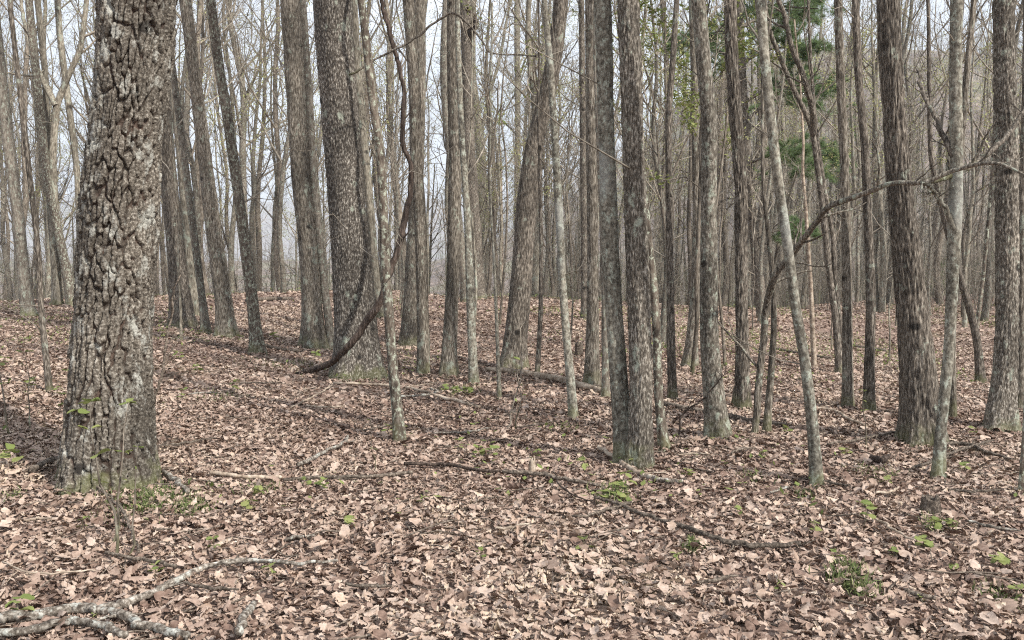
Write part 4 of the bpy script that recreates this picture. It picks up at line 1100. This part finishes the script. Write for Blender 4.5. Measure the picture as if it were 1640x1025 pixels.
# the carpet below them: tens of thousands of leaves, instanced on points by geometry nodes
def carpet(N, y0, y1, size, spread, zr, seed, label, xk=0.66, xm=1.2, tilt=0.30):
    g = np.random.default_rng(seed)
    y = np.sqrt(g.random(int(N * 1.3)) * ((y1 + 1)**2 - (y0 + 1)**2) + (y0 + 1)**2) - 1
    x = g.uniform(-1, 1, len(y)) * (xk * y + xm)
    keep = g.random(len(y)) < 0.55 + 1.0 * fbm(x / 1.3, y / 1.3, s=61, o=3)
    x, y = x[keep][:N], y[keep][:N]; n = len(x)
    big = fbm(x / 2.0, y / 2.0, s=71, o=3) - 0.5; sm = fbm(x / 0.35, y / 0.35, s=73, o=2) - 0.5
    want = np.clip(g.random(n) + 0.55 * big + 0.45 * sm, 0, 0.999)
    idx = (want * 44).astype(np.int32)
    sc = size * np.exp(g.normal(size=n) * spread)
    fl = np.where(g.random(n) < 0.45, -1.0, 1.0)
    z = height(x, y) + g.uniform(zr[0], zr[1], n) + (fl < 0) * 0.25 * sc
    me = bpy.data.meshes.new('leaf_litter'); me.vertices.add(n)
    me.vertices.foreach_set('co', np.stack([x, y, z], -1).astype(np.float32).ravel())
    a = me.attributes.new('leaf_rot', 'FLOAT_VECTOR', 'POINT'); a.data.foreach_set('vector', np.stack([g.normal(size=n) * tilt, g.normal(size=n) * tilt, g.uniform(0, 6.28, n)], -1).astype(np.float32).ravel())
    a = me.attributes.new('leaf_scale', 'FLOAT_VECTOR', 'POINT'); a.data.foreach_set('vector', np.stack([sc, sc * g.uniform(.75, 1.15, n), sc * fl * g.uniform(.5, 1.25, n)], -1).astype(np.float32).ravel())
    a = me.attributes.new('leaf_index', 'INT', 'POINT'); a.data.foreach_set('value', idx)
    o = bpy.data.objects.new('leaf_litter', me); COL.objects.link(o)
    ng = bpy.data.node_groups.new('leaf_litter', 'GeometryNodeTree')
    ng.interface.new_socket('Geometry', in_out='INPUT', socket_type='NodeSocketGeometry')
    ng.interface.new_socket('Geometry', in_out='OUTPUT', socket_type='NodeSocketGeometry')
    N_, L_ = ng.nodes, ng.links
    gi, go = N_.new('NodeGroupInput'), N_.new('NodeGroupOutput')
    g2i = N_.new('GeometryNodeGeometryToInstance')
    for q in reversed(range(44)):
        oi = N_.new('GeometryNodeObjectInfo'); oi.transform_space = 'ORIGINAL'
        oi.inputs['Object'].default_value = LEAVES[q]
        L_.new(oi.outputs['Geometry'], g2i.inputs[0])
    iop = N_.new('GeometryNodeInstanceOnPoints'); iop.inputs['Pick Instance'].default_value = True
    def attr(nm, ty):
        a_ = N_.new('GeometryNodeInputNamedAttribute'); a_.data_type = ty; a_.inputs['Name'].default_value = nm
        return a_.outputs['Attribute']
    e2r = N_.new('FunctionNodeEulerToRotation')
    L_.new(attr('leaf_rot', 'FLOAT_VECTOR'), e2r.inputs[0])
    L_.new(gi.outputs[0], iop.inputs['Points']); L_.new(g2i.outputs[0], iop.inputs['Instance'])
    L_.new(attr('leaf_index', 'INT'), iop.inputs['Instance Index'])
    L_.new(e2r.outputs[0], iop.inputs['Rotation']); L_.new(attr('leaf_scale', 'FLOAT_VECTOR'), iop.inputs['Scale'])
    L_.new(iop.outputs[0], go.inputs[0])
    md = o.modifiers.new('leaves', 'NODES'); md.node_group = ng
    tag(o, label, 'leaf litter', kind='stuff')
carpet(108000, 2.3, 9.0, 0.047, 0.32, (0.0, 0.035), 1, 'thick brown oak leaf litter carpeting the foreground')
carpet(105000, 8.8, 20.0, 0.062, 0.28, (0.0, 0.03), 2, 'paler leaf litter covering the middle of the clearing', xk=0.64, xm=0.5)

# twig litter: fine twigs nobody could count
N = 2600
y = np.sqrt(g.random(N) * (16**2 - 2.6**2) + 2.6**2); x = g.uniform(-1, 1, N) * (0.64 * y + .8)
z = height(x, y); a = g.uniform(0, 6.28, N); L = g.uniform(0.06, 0.45, N)
P0 = np.zeros((N, 4, 3)); q4 = np.linspace(-.5, .5, 4)
P0[:, :, 0] = x[:, None] + np.cos(a)[:, None] * L[:, None] * q4 + g.normal(size=(N, 4)) * .008
P0[:, :, 1] = y[:, None] + np.sin(a)[:, None] * L[:, None] * q4 + g.normal(size=(N, 4)) * .008
P0[:, :, 2] = height(P0[:, :, 0], P0[:, :, 1]) + 0.035 + g.normal(size=(N, 4)) * .01
V, Q = tubes(P0, g.uniform(.0015, .005, (N, 1)) * np.ones((N, 4)), 4)
tag(add_obj('twig_litter', build_mesh('twig_litter', V, Q), M['stick_brown']), 'fine broken twigs strewn over the fallen leaves', 'twigs', kind='stuff')

# ------------------------------------------------------------------ fallen branches and logs
sd = 500
def fallen(label, pxs, radii, mat, subs=0, name='fallen_branch', cat='branch', n=60, wob=0.02, k=10, sublen=0.25):
    global sd
    sd += 1
    return curve_thing(name, label, cat, [(a, b_, 0) for a, b_ in pxs], radii, mat, k=k, n=n, subs=subs, wob=wob, seed=sd, on_ground=True, part='stem', sublen=sublen)
fallen('thick grey fallen limb lying in the bottom left corner', [(-40, 1012), (0, 1008), (60, 1002), (130, 992), (180, 1000), (235, 1022), (300, 1040)], (.023, .022, .021, .018), 'stick_grey', 2, 'fallen_limb', n=90, k=16)
fallen('second grey limb half under the thick one, bottom left corner', [(-30, 1040), (40, 1030), (110, 1015), (160, 1022), (200, 1040)], (.016, .017, .015), 'stick_grey', 0, 'fallen_limb', n=60, k=12)
fallen('long whitish lichened branch slanting up from the bottom left', [(150, 996), (200, 985), (255, 962), (330, 926), (400, 916), (470, 920), (545, 918)], (.018, .018, .014, .01, .006), 'stick_grey', 4, n=100, k=14, sublen=.15)
fallen('short pale stub sticking up at the bottom edge', [(383, 1035), (395, 1008), (408, 985)], (.018, .017, .015), 'stick_grey', 0, n=24, k=12)
fallen('straight pale stick lying right of the furrowed oak', [(335, 770), (390, 776), (450, 779)], (.016, .014, .012), 'stick_tan', 1, n=40)
fallen('brown-grey stick continuing across the mid-left leaves', [(455, 783), (520, 778), (590, 777), (660, 770)], (.010, .013, .012), 'stick_brown', 3, n=50)
fallen('dark curved stick in the middle left of the twin trunks', [(650, 754), (710, 757), (770, 766), (800, 768)], (.011, .012, .01), 'dark', 2, n=50)
fallen('brown stick ending below the twin trunks', [(805, 768), (860, 772), (910, 782), (962, 792)], (.013, .014, .01), 'stick_brown', 2, n=50)
fallen('long dark branch snaking across the lower right leaves', [(950, 812), (990, 822), (1030, 840), (1110, 866), (1160, 884), (1220, 893), (1280, 889)], (.008, .011, .013, .014, .012), 'stick_brown', 5, n=110, k=12)
fallen('thin forked twig beside the long dark branch', [(900, 845), (945, 842), (985, 828), (1010, 820)], (.006, .008, .006), 'stick_brown', 4, n=40)
fallen('pale branch lying behind the lichen crusted sapling', [(535, 621), (580, 622), (640, 626), (680, 634), (700, 641), (740, 652), (770, 661)], (.014, .016, .019, .016), 'stick_tan', 3, n=90)
fallen('thin pale stick meeting the lichen sapling from the right', [(640, 643), (670, 642), (700, 636), (690, 630)], (.013, .013, .012), 'stick_grey', 1, n=40)
fallen('thin stick slanting up to the pale branch, left of it', [(465, 662), (490, 650), (515, 636), (532, 625)], (.007, .009, .01), 'stick_tan', 2, n=40)
fallen('greyish rotten stick left of the lichen crusted sapling foot', [(480, 757), (520, 735), (550, 720), (558, 710)], (.014, .013, .01), 'stick_grey', 1, n=40)
fallen('stout stick leaning out from the foot of the twin trunks', [(960, 728), (990, 748), (1020, 768), (1040, 776)], (.015, .018, .017), 'stick_tan', 2, n=50)
fallen('grey stick right below the twin trunks', [(1040, 776), (1065, 782), (1095, 785)], (.016, .015, .012), 'stick_grey', 1, n=40)
fallen('weathered tan log behind the slender crooked trunk', [(780, 598), (830, 603), (880, 612), (930, 624), (970, 634)], (.035, .04, .04, .03), 'stick_tan', 1, 'fallen_log', 'log', n=70, k=14)
fallen('old brown log running right from behind the twin trunks', [(1055, 652), (1090, 660), (1140, 668), (1200, 681), (1260, 690)], (.020, .024, .022, .012), 'stick_brown', 2, 'fallen_log', 'log', n=70, k=14)
fallen('thin grey-brown limb ending before the leaning brown oak', [(1325, 722), (1370, 716), (1420, 706), (1455, 699)], (.008, .010, .010, .008), 'stick_brown', 4, 'fallen_limb', n=70)
fallen('dark limb lying between the oak foot and the far right trunk', [(1500, 722), (1545, 722), (1580, 735), (1620, 748)], (.014, .014, .009), 'stick_brown', 4, n=60)
fallen('thin branch leaning by the foot of the pale lichened trunk', [(1462, 762), (1490, 752), (1520, 738), (1560, 725), (1590, 716)], (.010, .012, .008), 'stick_brown', 4, n=50)
fallen('arched stick left of the two close poles', [(1300, 662), (1330, 665), (1360, 680), (1385, 692)], (.012, .014, .010), 'stick_tan', 2, n=40)
fallen('fallen pole on the crest behind the stout grey ridged trunk', [(395, 486), (430, 483), (470, 482)], (.05, .05, .04), 'stick_brown', 0, 'fallen_log', 'log', n=40)
fallen('thin log right of the speckled leaning trunk', [(415, 556), (445, 563), (480, 568)], (.025, .025, .02), 'stick_brown', 1, 'fallen_log', 'log', n=40)
fallen('stick lying under the rightward bending trunk, far left of the log', [(690, 577), (720, 574), (745, 580)], (.012, .014, .01), 'stick_tan', 1, n=30)
fallen('dark fallen pole far back between the pine and close poles', [(1240, 562), (1290, 572), (1330, 578)], (.03, .03, .02), 'stick_brown', 1, 'fallen_log', 'log', n=40)
fallen('dark fallen pole far back right of the thin dark sapling', [(1420, 566), (1380, 560), (1350, 552)], (.03, .03, .02), 'stick_brown', 0, 'fallen_log', 'log', n=40)
fallen('reddish stick slanting down in front of the furrowed oak', [(98, 762), (140, 785), (180, 812), (200, 835), (212, 870), (222, 905)], (.006, .008, .008, .007), 'stick_brown', 1, n=50)
fallen('reddish brown stick lying flat below the furrowed oak', [(170, 905), (215, 912), (250, 918), (280, 926)], (.008, .01, .008), 'stick_brown', 1, n=40)
fallen('split weathered slab leaning at the right foot of the oak', [(262, 768), (280, 782), (300, 800)], (.016, .02, .014), 'stick_grey', 0, n=24)
fallen('mossy root-like stick left of the furrowed oak foot', [(50, 765), (75, 752), (105, 742)], (.02, .024, .022), 'stick_brown', 0, n=24)
fallen('fine curving twig above the bottom left limb', [(0, 918), (50, 938), (100, 940), (150, 936)], (.004, .005, .003), 'stick_tan', 2, n=30)
fallen('dark stick slanting toward the clearing left of the twins', [(885, 770), (905, 800), (950, 822)], (.005, .006, .004), 'dark', 2, n=30)
fallen('straight pole lying across leaves by the small stump', [(1385, 838), (1425, 862), (1460, 884)], (.006, .007, .005), 'stick_tan', 2, n=30)
fallen('short mossy stick near the bottom right corner', [(1452, 966), (1475, 974), (1495, 980)], (.010, .011, .009), 'stick_brown', 0, n=24)
for q, (a, b_) in enumerate([(330, 640), (400, 622), (520, 660), (620, 690), (740, 700), (860, 690), (1110, 740), (1190, 735), (1250, 800), (1340, 790), (1420, 800), (1560, 800), (1590, 860), (1150, 950), (820, 860), (590, 960), (480, 880), (340, 960), (60, 850), (300, 720)]):
    an = g.uniform(-.5, .5); L_ = g.uniform(18, 48)
    fallen(f'{["thin grey", "short brown", "slim tan", "crooked brown"][q % 4]} stick lying on the leaves, {ORD[q]} loose one counted clockwise from upper left', [(a - L_ * math.cos(an), b_ - L_ * math.sin(an) * .5), (a + g.uniform(-6, 6), b_ + g.uniform(-3, 3)), (a + L_ * math.cos(an), b_ + L_ * math.sin(an) * .5)], (.006, .009, .005), ['stick_grey', 'stick_brown', 'stick_tan', 'stick_brown'][q % 4], 2, 'stick', 'stick', n=26, k=7)

# stump, stub and bark slab
def stump(px, py, wpx, hpx, label, seed, mat='stick_brown'):
    g = np.random.default_rng(seed)
    p = ground_at(px, py); f = to_px(p)[2]; r = wpx / 2 * f / F; h = hpx * f / F
    root = empty('stump', p, label, 'stump')
    k, n = 36, 16
    th = np.linspace(0, 2 * np.pi, k, endpoint=False); zz = np.linspace(-0.2, 1, n)
    top = 0.55 + 0.5 * fbm(np.cos(th) * 2.2 + seed, np.sin(th) * 2.2, s=seed, o=3) + 0.12 * g.random(k)
    TH, ZZ = np.meshgrid(th, zz)
    rr = r * (1.15 - 0.2 * np.maximum(ZZ, 0)) * (1 + 0.22 * (fbm(np.cos(TH) * 4, np.sin(TH) * 4, ZZ * .6, seed, 3) - .5) * 2)
    V = np.stack([np.cos(TH) * rr, np.sin(TH) * rr, ZZ * h * np.where(ZZ > 0, top[None], 1)], -1)
    inner = V[-1] * np.array([0.72, 0.72, 0.9]); inner2 = V[-1] * np.array([0.6, 0.6, 0.25])
    V = np.vstack([V.reshape(-1, 3), inner, inner2, [[0, 0, h * .15]]])
    n2 = n + 2
    i = np.arange(n2 - 1)[:, None] * k; j = np.arange(k)[None]; j2 = (j + 1) % k
    Q = np.stack([i + j, i + j2, i + k + j2, i + k + j], -1).reshape(-1, 4)
    c = len(V) - 1; e = (n2 - 1) * k; jj = np.arange(k)
    T = np.stack([e + jj, e + (jj + 1) % k, np.full(k, c)], -1)
    add_obj('bark', build_mesh('bark', V, [Q, T]), M[mat], root)
stump(1490, 828, 28, 36, 'small rotten grey-brown stump with jagged rim on the right', 71, 'stick_brown')
stump(927, 572, 13, 26, 'small brown stub just left of the straight dark pole', 72, 'stick_brown')
stump(852, 764, 10, 34, 'splintered pale wood stub poking up left of the twins', 73, 'stick_tan')
fallen('curled dark slab of bark lying right of the pale leaning trunk', [(1392, 744), (1408, 748), (1422, 742)], (.022, .03, .012), 'dark', 0, 'bark_slab', 'bark', n=24)

# ------------------------------------------------------------------ green seedlings, each with its own leaves
def green_leaf(seed, kind):
    g = np.random.default_rng(seed)
    V, Q = leaf_template(g, 7, lobed=(kind == 1))
    V[:, 0] -= V[:, 0].min(); V[:, 2] *= 0.5
    V[:, 1] *= [1.3, 1.7][kind]
    me = build_mesh('leaf', V, Q, True, {'tint': np.full(len(V), g.uniform(.2, .95))})
    me.materials.append(M['green'])
    return me
GL = [[green_leaf(900 + q, 0) for q in range(6)], [green_leaf(950 + q, 1) for q in range(6)]]
def seedling(px, py, hpx, nl, lpx, label, seed, kind=0, name='seedling', stem_mat='brown_bg', spread=1.0, levels=1):
    g = np.random.default_rng(seed)
    p = ground_at(px, py); f = to_px(p)[2]; k = f / F
    h = hpx * k * (1.5 if levels == 1 else 1.0) + (0.02 if levels == 1 else 0)
    root = empty(name, p, label, 'seedling')
    n = 7; z = np.linspace(0, h, n); w = np.cumsum(g.normal(size=(n, 2)) * h * 0.03, 0)
    C = np.stack([w[:, 0] - w[0, 0], w[:, 1] - w[0, 1], z - .02], -1)
    V, Q = tubes(C[None], np.linspace(max(.0026, h * .011), .0016, n)[None], 5)
    add_obj('stem', build_mesh('stem', V, Q), M[stem_mat], root)
    if levels == 1: nl += 3
    for q in range(nl):
        a = q * 2 * math.pi / nl * (1 if levels == 1 else 2.4) + g.uniform(-.4, .4)
        t = (1.0 if q % 3 else 0.7) if levels == 1 else (1.0 if q % 2 else g.uniform(0.5, 1.0))
        ci = C[min(n - 1, int(t * (n - 1)))]
        o = add_obj('leaf', GL[kind][int(g.integers(0, 6))], None, root)
        s = lpx * k * g.uniform(.5, 1.05) / 0.95
        o.location = (ci[0] + math.cos(a) * s * .08, ci[1] + math.sin(a) * s * .08, ci[2])
        o.scale = (s, s, s)
        o.rotation_euler = (g.normal() * .25, g.uniform(-.35, .45), a)
LMK = [(c[0], c[1]) for c in CREF]
seeds = [(315, 604, 12, 5, 14, 0), (286, 580, 10, 5, 12, 0), (375, 630, 12, 4, 11, 1), (262, 545, 10, 4, 9, 0), (330, 555, 9, 5, 9, 0), (385, 552, 9, 5, 9, 0), (440, 548, 9, 5, 10, 0), (505, 578, 9, 5, 10, 0),
         (553, 604, 10, 5, 12, 0), (730, 640, 12, 6, 13, 1), (712, 634, 10, 5, 12, 1), (748, 636, 9, 5, 12, 1), (765, 737, 14, 4, 14, 1), (790, 738, 13, 4, 14, 1), (932, 756, 15, 5, 15, 1), (985, 800, 16, 6, 16, 1),
         (1005, 790, 20, 5, 20, 0), (968, 806, 12, 5, 15, 1), (935, 890, 16, 2, 22, 0), (905, 692, 10, 4, 11, 0), (1000, 812, 14, 5, 15, 1), (1305, 864, 18, 4, 16, 1), (1384, 850, 28, 6, 20, 1), (1340, 905, 16, 4, 16, 0),
         (1500, 858, 16, 5, 16, 1), (1522, 856, 14, 5, 15, 1), (1480, 888, 15, 5, 17, 1), (1598, 915, 16, 5, 18, 1), (1622, 968, 18, 5, 20, 1), (1470, 975, 14, 4, 14, 0), (1245, 952, 12, 3, 16, 0), (1180, 832, 12, 4, 14, 1),
         (1262, 700, 10, 4, 12, 1), (1220, 742, 12, 4, 12, 0), (1300, 716, 10, 4, 11, 1), (18, 756, 22, 3, 22, 1), (22, 1003, 26, 3, 34, 0), (130, 858, 16, 3, 16, 0), (342, 894, 20, 4, 14, 0), (402, 822, 14, 5, 16, 1),
         (415, 800, 12, 5, 14, 1), (430, 932, 14, 3, 16, 0), (516, 790, 14, 4, 15, 1), (487, 784, 12, 3, 14, 1), (620, 700, 12, 3, 12, 0), (50, 628, 12, 4, 12, 0), (90, 640, 12, 4, 12, 0), (10, 590, 12, 4, 12, 0), (860, 740, 12, 4, 11, 0),
         (1545, 760, 12, 4, 12, 1), (1420, 782, 12, 4, 14, 1), (1355, 735, 11, 4, 12, 1), (1100, 770, 12, 4, 14, 1), (1165, 700, 10, 4, 12, 0), (680, 815, 12, 3, 14, 0), (770, 900, 12, 3, 14, 0), (1080, 905, 12, 3, 14, 1), (560, 850, 12, 3, 14, 1),
         (290, 640, 10, 4, 11, 0), (250, 930, 16, 2, 20, 0), (155, 1000, 10, 4, 12, 0), (1560, 700, 9, 4, 10, 0), (1430, 900, 12, 3, 14, 0), (1530, 925, 12, 4, 15, 1)]
used = {}
for q, (a, b_, h_, nl, lp, kd) in enumerate(seeds):
    near_ = min(LMK, key=lambda c: abs(c[0] - a))
    size = 'large' if lp >= 18 else ('small' if lp >= 13 else 'tiny')
    part = 'bottom' if b_ > 860 else ('lower middle' if b_ > 760 else ('mid-ground' if b_ > 650 else 'far-ground'))
    form = ['oval-leaved', 'jagged-leaved'][kd]
    lab = f'{size} {form} seedling in the {part} near {near_[1]}'
    used.setdefault(lab, []).append(q)
    if len(used[lab]) > 1: lab = f'{ORD[len(used[lab]) - 1]} ' + lab
    seedling(a, b_, h_, nl, lp, lab, 700 + q, kd)
# thin woody stems with leaf sprays in front of the furrowed oak
for q, (a, b_, h_, nl, lp, lb) in enumerate([
    (186, 905, 270, 6, 20, 'tall whip with a top spray of green leaves before the oak'),
    (176, 880, 235, 5, 16, 'thin whip left of the tall one, leaves against the oak bark'),
    (150, 790, 140, 6, 18, 'short whip with fresh leaves at the oak foot, left side'),
    (232, 740, 170, 5, 16, 'whip with green leaves at the right edge of the oak'),
    (200, 900, 190, 3, 10, 'nearly bare dark whip rising before the oak foot'),
    (15, 700, 180, 4, 13, 'slim whip near the left photo edge, leaves halfway'),
    (48, 690, 130, 4, 12, 'lower whip second from the left photo edge'),
    (112, 700, 110, 5, 13, 'whip touching the left side of the oak'),
    (600, 760, 90, 2, 8, 'almost bare whip below the lichen crusted sapling'),
    (1385, 720, 100, 3, 9, 'almost bare whip below the two close poles'),
    (825, 690, 120, 3, 8, 'fine bare whip left of the slender crooked trunk'),
    (735, 760, 60, 3, 9, 'low bare whip in the clearing below the centre pole')]):
    seedling(a, b_, h_, nl * 2, lp * 1.35, lb, 800 + q, 0, 'leafy_whip', levels=2)
curve_thing('sapling', 'pale bare crooked sapling leaning right of the furrowed oak', 'sapling', [(212, 768, 5.9), (235, 700, 5.95), (248, 640, 6), (262, 600, 6), (266, 560, 6.05), (270, 520, 6.1), (278, 480, 6.1), (290, 440, 6.1)], (.012, .01, .008, .004), 'stick_brown', k=8, n=50, subs=8, wob=.02, seed=90, part='stem', sublen=.3)
curve_thing('sapling', 'dark thin sapling curved leftward at the feet of the banded trunk', 'sapling', [(1086, 715, 7.3), (1088, 680, 7.3), (1100, 655, 7.3), (1125, 640, 7.3), (1150, 610, 7.2), (1170, 595, 7.2)], (.010, .009, .006, .003), 'dark', k=8, n=50, subs=7, wob=.02, seed=91, part='stem', sublen=.3)
curve_thing('sapling', 'thin leaning sapling right of the thin middle sapling', 'sapling', [(812, 690, 7.8), (822, 650, 7.8), (832, 610, 7.8), (836, 560, 7.8), (830, 500, 7.8)], (.007, .006, .003), 'twig', k=7, n=40, subs=8, wob=.02, seed=92, part='stem', sublen=.3)

# ------------------------------------------------------------------ grass tufts and low green cover
g = np.random.default_rng(31)
tufts = [(230, 812, 60, 420), (270, 800, 50, 300), (350, 640, 40, 150), (460, 585, 60, 250), (310, 822, 26, 260), (300, 815, 20, 160), (985, 803, 34, 260), (1110, 884, 16, 170), (1378, 952, 26, 240), (1362, 920, 24, 200), (1345, 935, 22, 120), (980, 790, 30, 160), (735, 628, 30, 200), (1290, 800, 20, 80), (420, 790, 30, 90), (240, 800, 40, 160), (20, 800, 20, 60), (190, 790, 40, 90),
         (1500, 845, 30, 90), (1200, 770, 30, 60), (900, 690, 30, 120), (1400, 760, 40, 100), (575, 598, 40, 160), (540, 590, 30, 90), (1600, 960, 30, 90), (720, 602, 20, 60)]
VV, TI = [], []
for (a, b_, sp_, n) in tufts:
    p = ground_at(a, b_); k = to_px(p)[2] / F
    x = p[0] + g.normal(size=n) * sp_ * k * .5; y = p[1] + g.normal(size=n) * sp_ * k * .7
    z = height(x, y) + 0.01
    A = np.stack([x, y, z], -1); D = unit(g.normal(size=(n, 3)) * [.6, .6, .1] + [0, 0, 1]); L = g.uniform(.02, .07, (n, 1))
    S = unit(np.cross(D, g.normal(size=(n, 3)))) * .0028
    B = A + D * L * .6; Cc = B + unit(D + g.normal(size=(n, 3)) * .5) * L * .5
    VV.append(np.stack([A - S, A + S, B + S, Cc, B - S], 1).reshape(-1, 3)); TI.append(np.repeat(g.random(n), 5))
V = np.concatenate(VV)
tag(add_obj('grass', build_mesh('grass', V, np.arange(len(V)).reshape(-1, 5), False, {'tint': np.concatenate(TI)}), M['grass']), 'fine green grass tufts poking through the leaves', 'grass', kind='stuff')

N = 60000
y = np.sqrt(g.random(N) * (34**2 - 5**2) + 5**2); x = g.uniform(-1, 1, N) * .66 * y
pr_ = sst(0.50, 0.66, fbm(x / 1.6 + 9, y / 2.2, s=88, o=4)) * (0.25 + 0.75 * sst(8, 14, y)) 
for (cx_, sh, yb) in CREF: pass
keep = g.random(N) < pr_ * 0.95 + 0.012
x, y = x[keep], y[keep]; n = len(x)
A = np.stack([x, y, height(x, y) + g.uniform(.05, .12, n)], -1)
D = unit(g.normal(size=(n, 3)) * [1, 1, .5] + [0, 0, .15]); S = unit(np.cross(D, [0, 0, 1.])); L = g.uniform(.03, .065, (n, 1))
V = np.stack([A, A + D * L * .5 + S * L * .3, A + D * L, A + D * L * .5 - S * L * .3], 1).reshape(-1, 3)
tag(add_obj('ground_cover', build_mesh('ground_cover', V, np.arange(len(V)).reshape(-1, 4), False, {'tint': np.repeat(g.uniform(0, .8, n), 4)}), M['green']), 'low sprinkle of small green leaves across the forest floor', 'ground cover', kind='stuff')

# ------------------------------------------------------------------ air
HAZE = True
if HAZE:
    S_, zb, zt_ = 6400, float(Z.min()) - 1, float(Z.max()) + 40
    V = np.array([(a * S_, b_ * S_ , c) for c in (zb - 5, zt_) for a, b_ in ((-1, -1), (1, -1), (1, 1), (-1, 1))])
    V *= [1.04, 1.04, 1]
    Q = np.array([[0, 3, 2, 1], [4, 5, 6, 7], [0, 1, 5, 4], [1, 2, 6, 5], [2, 3, 7, 6], [3, 0, 4, 7]])
    hm = bpy.data.materials.new('haze'); hm.use_nodes = True
    hn = hm.node_tree.nodes; hn.clear()
    ho = hn.new('ShaderNodeOutputMaterial'); hv = hn.new('ShaderNodeVolumePrincipled')
    hv.inputs['Color'].default_value = (0.84, 0.91, 1.0, 1); hv.inputs['Density'].default_value = 0.00045; hv.inputs['Anisotropy'].default_value = 0.2
    hm.node_tree.links.new(hv.outputs[0], ho.inputs['Volume'])
    tag(add_obj('haze', build_mesh('haze', V, Q, False), hm), 'thin pale blue haze over the valley', 'haze', kind='stuff')
tot = sum(len(m_.polygons) for m_ in bpy.data.meshes)
print('POLYS', tot, 'OBJECTS', len(bpy.data.objects), 'bg', len(items))
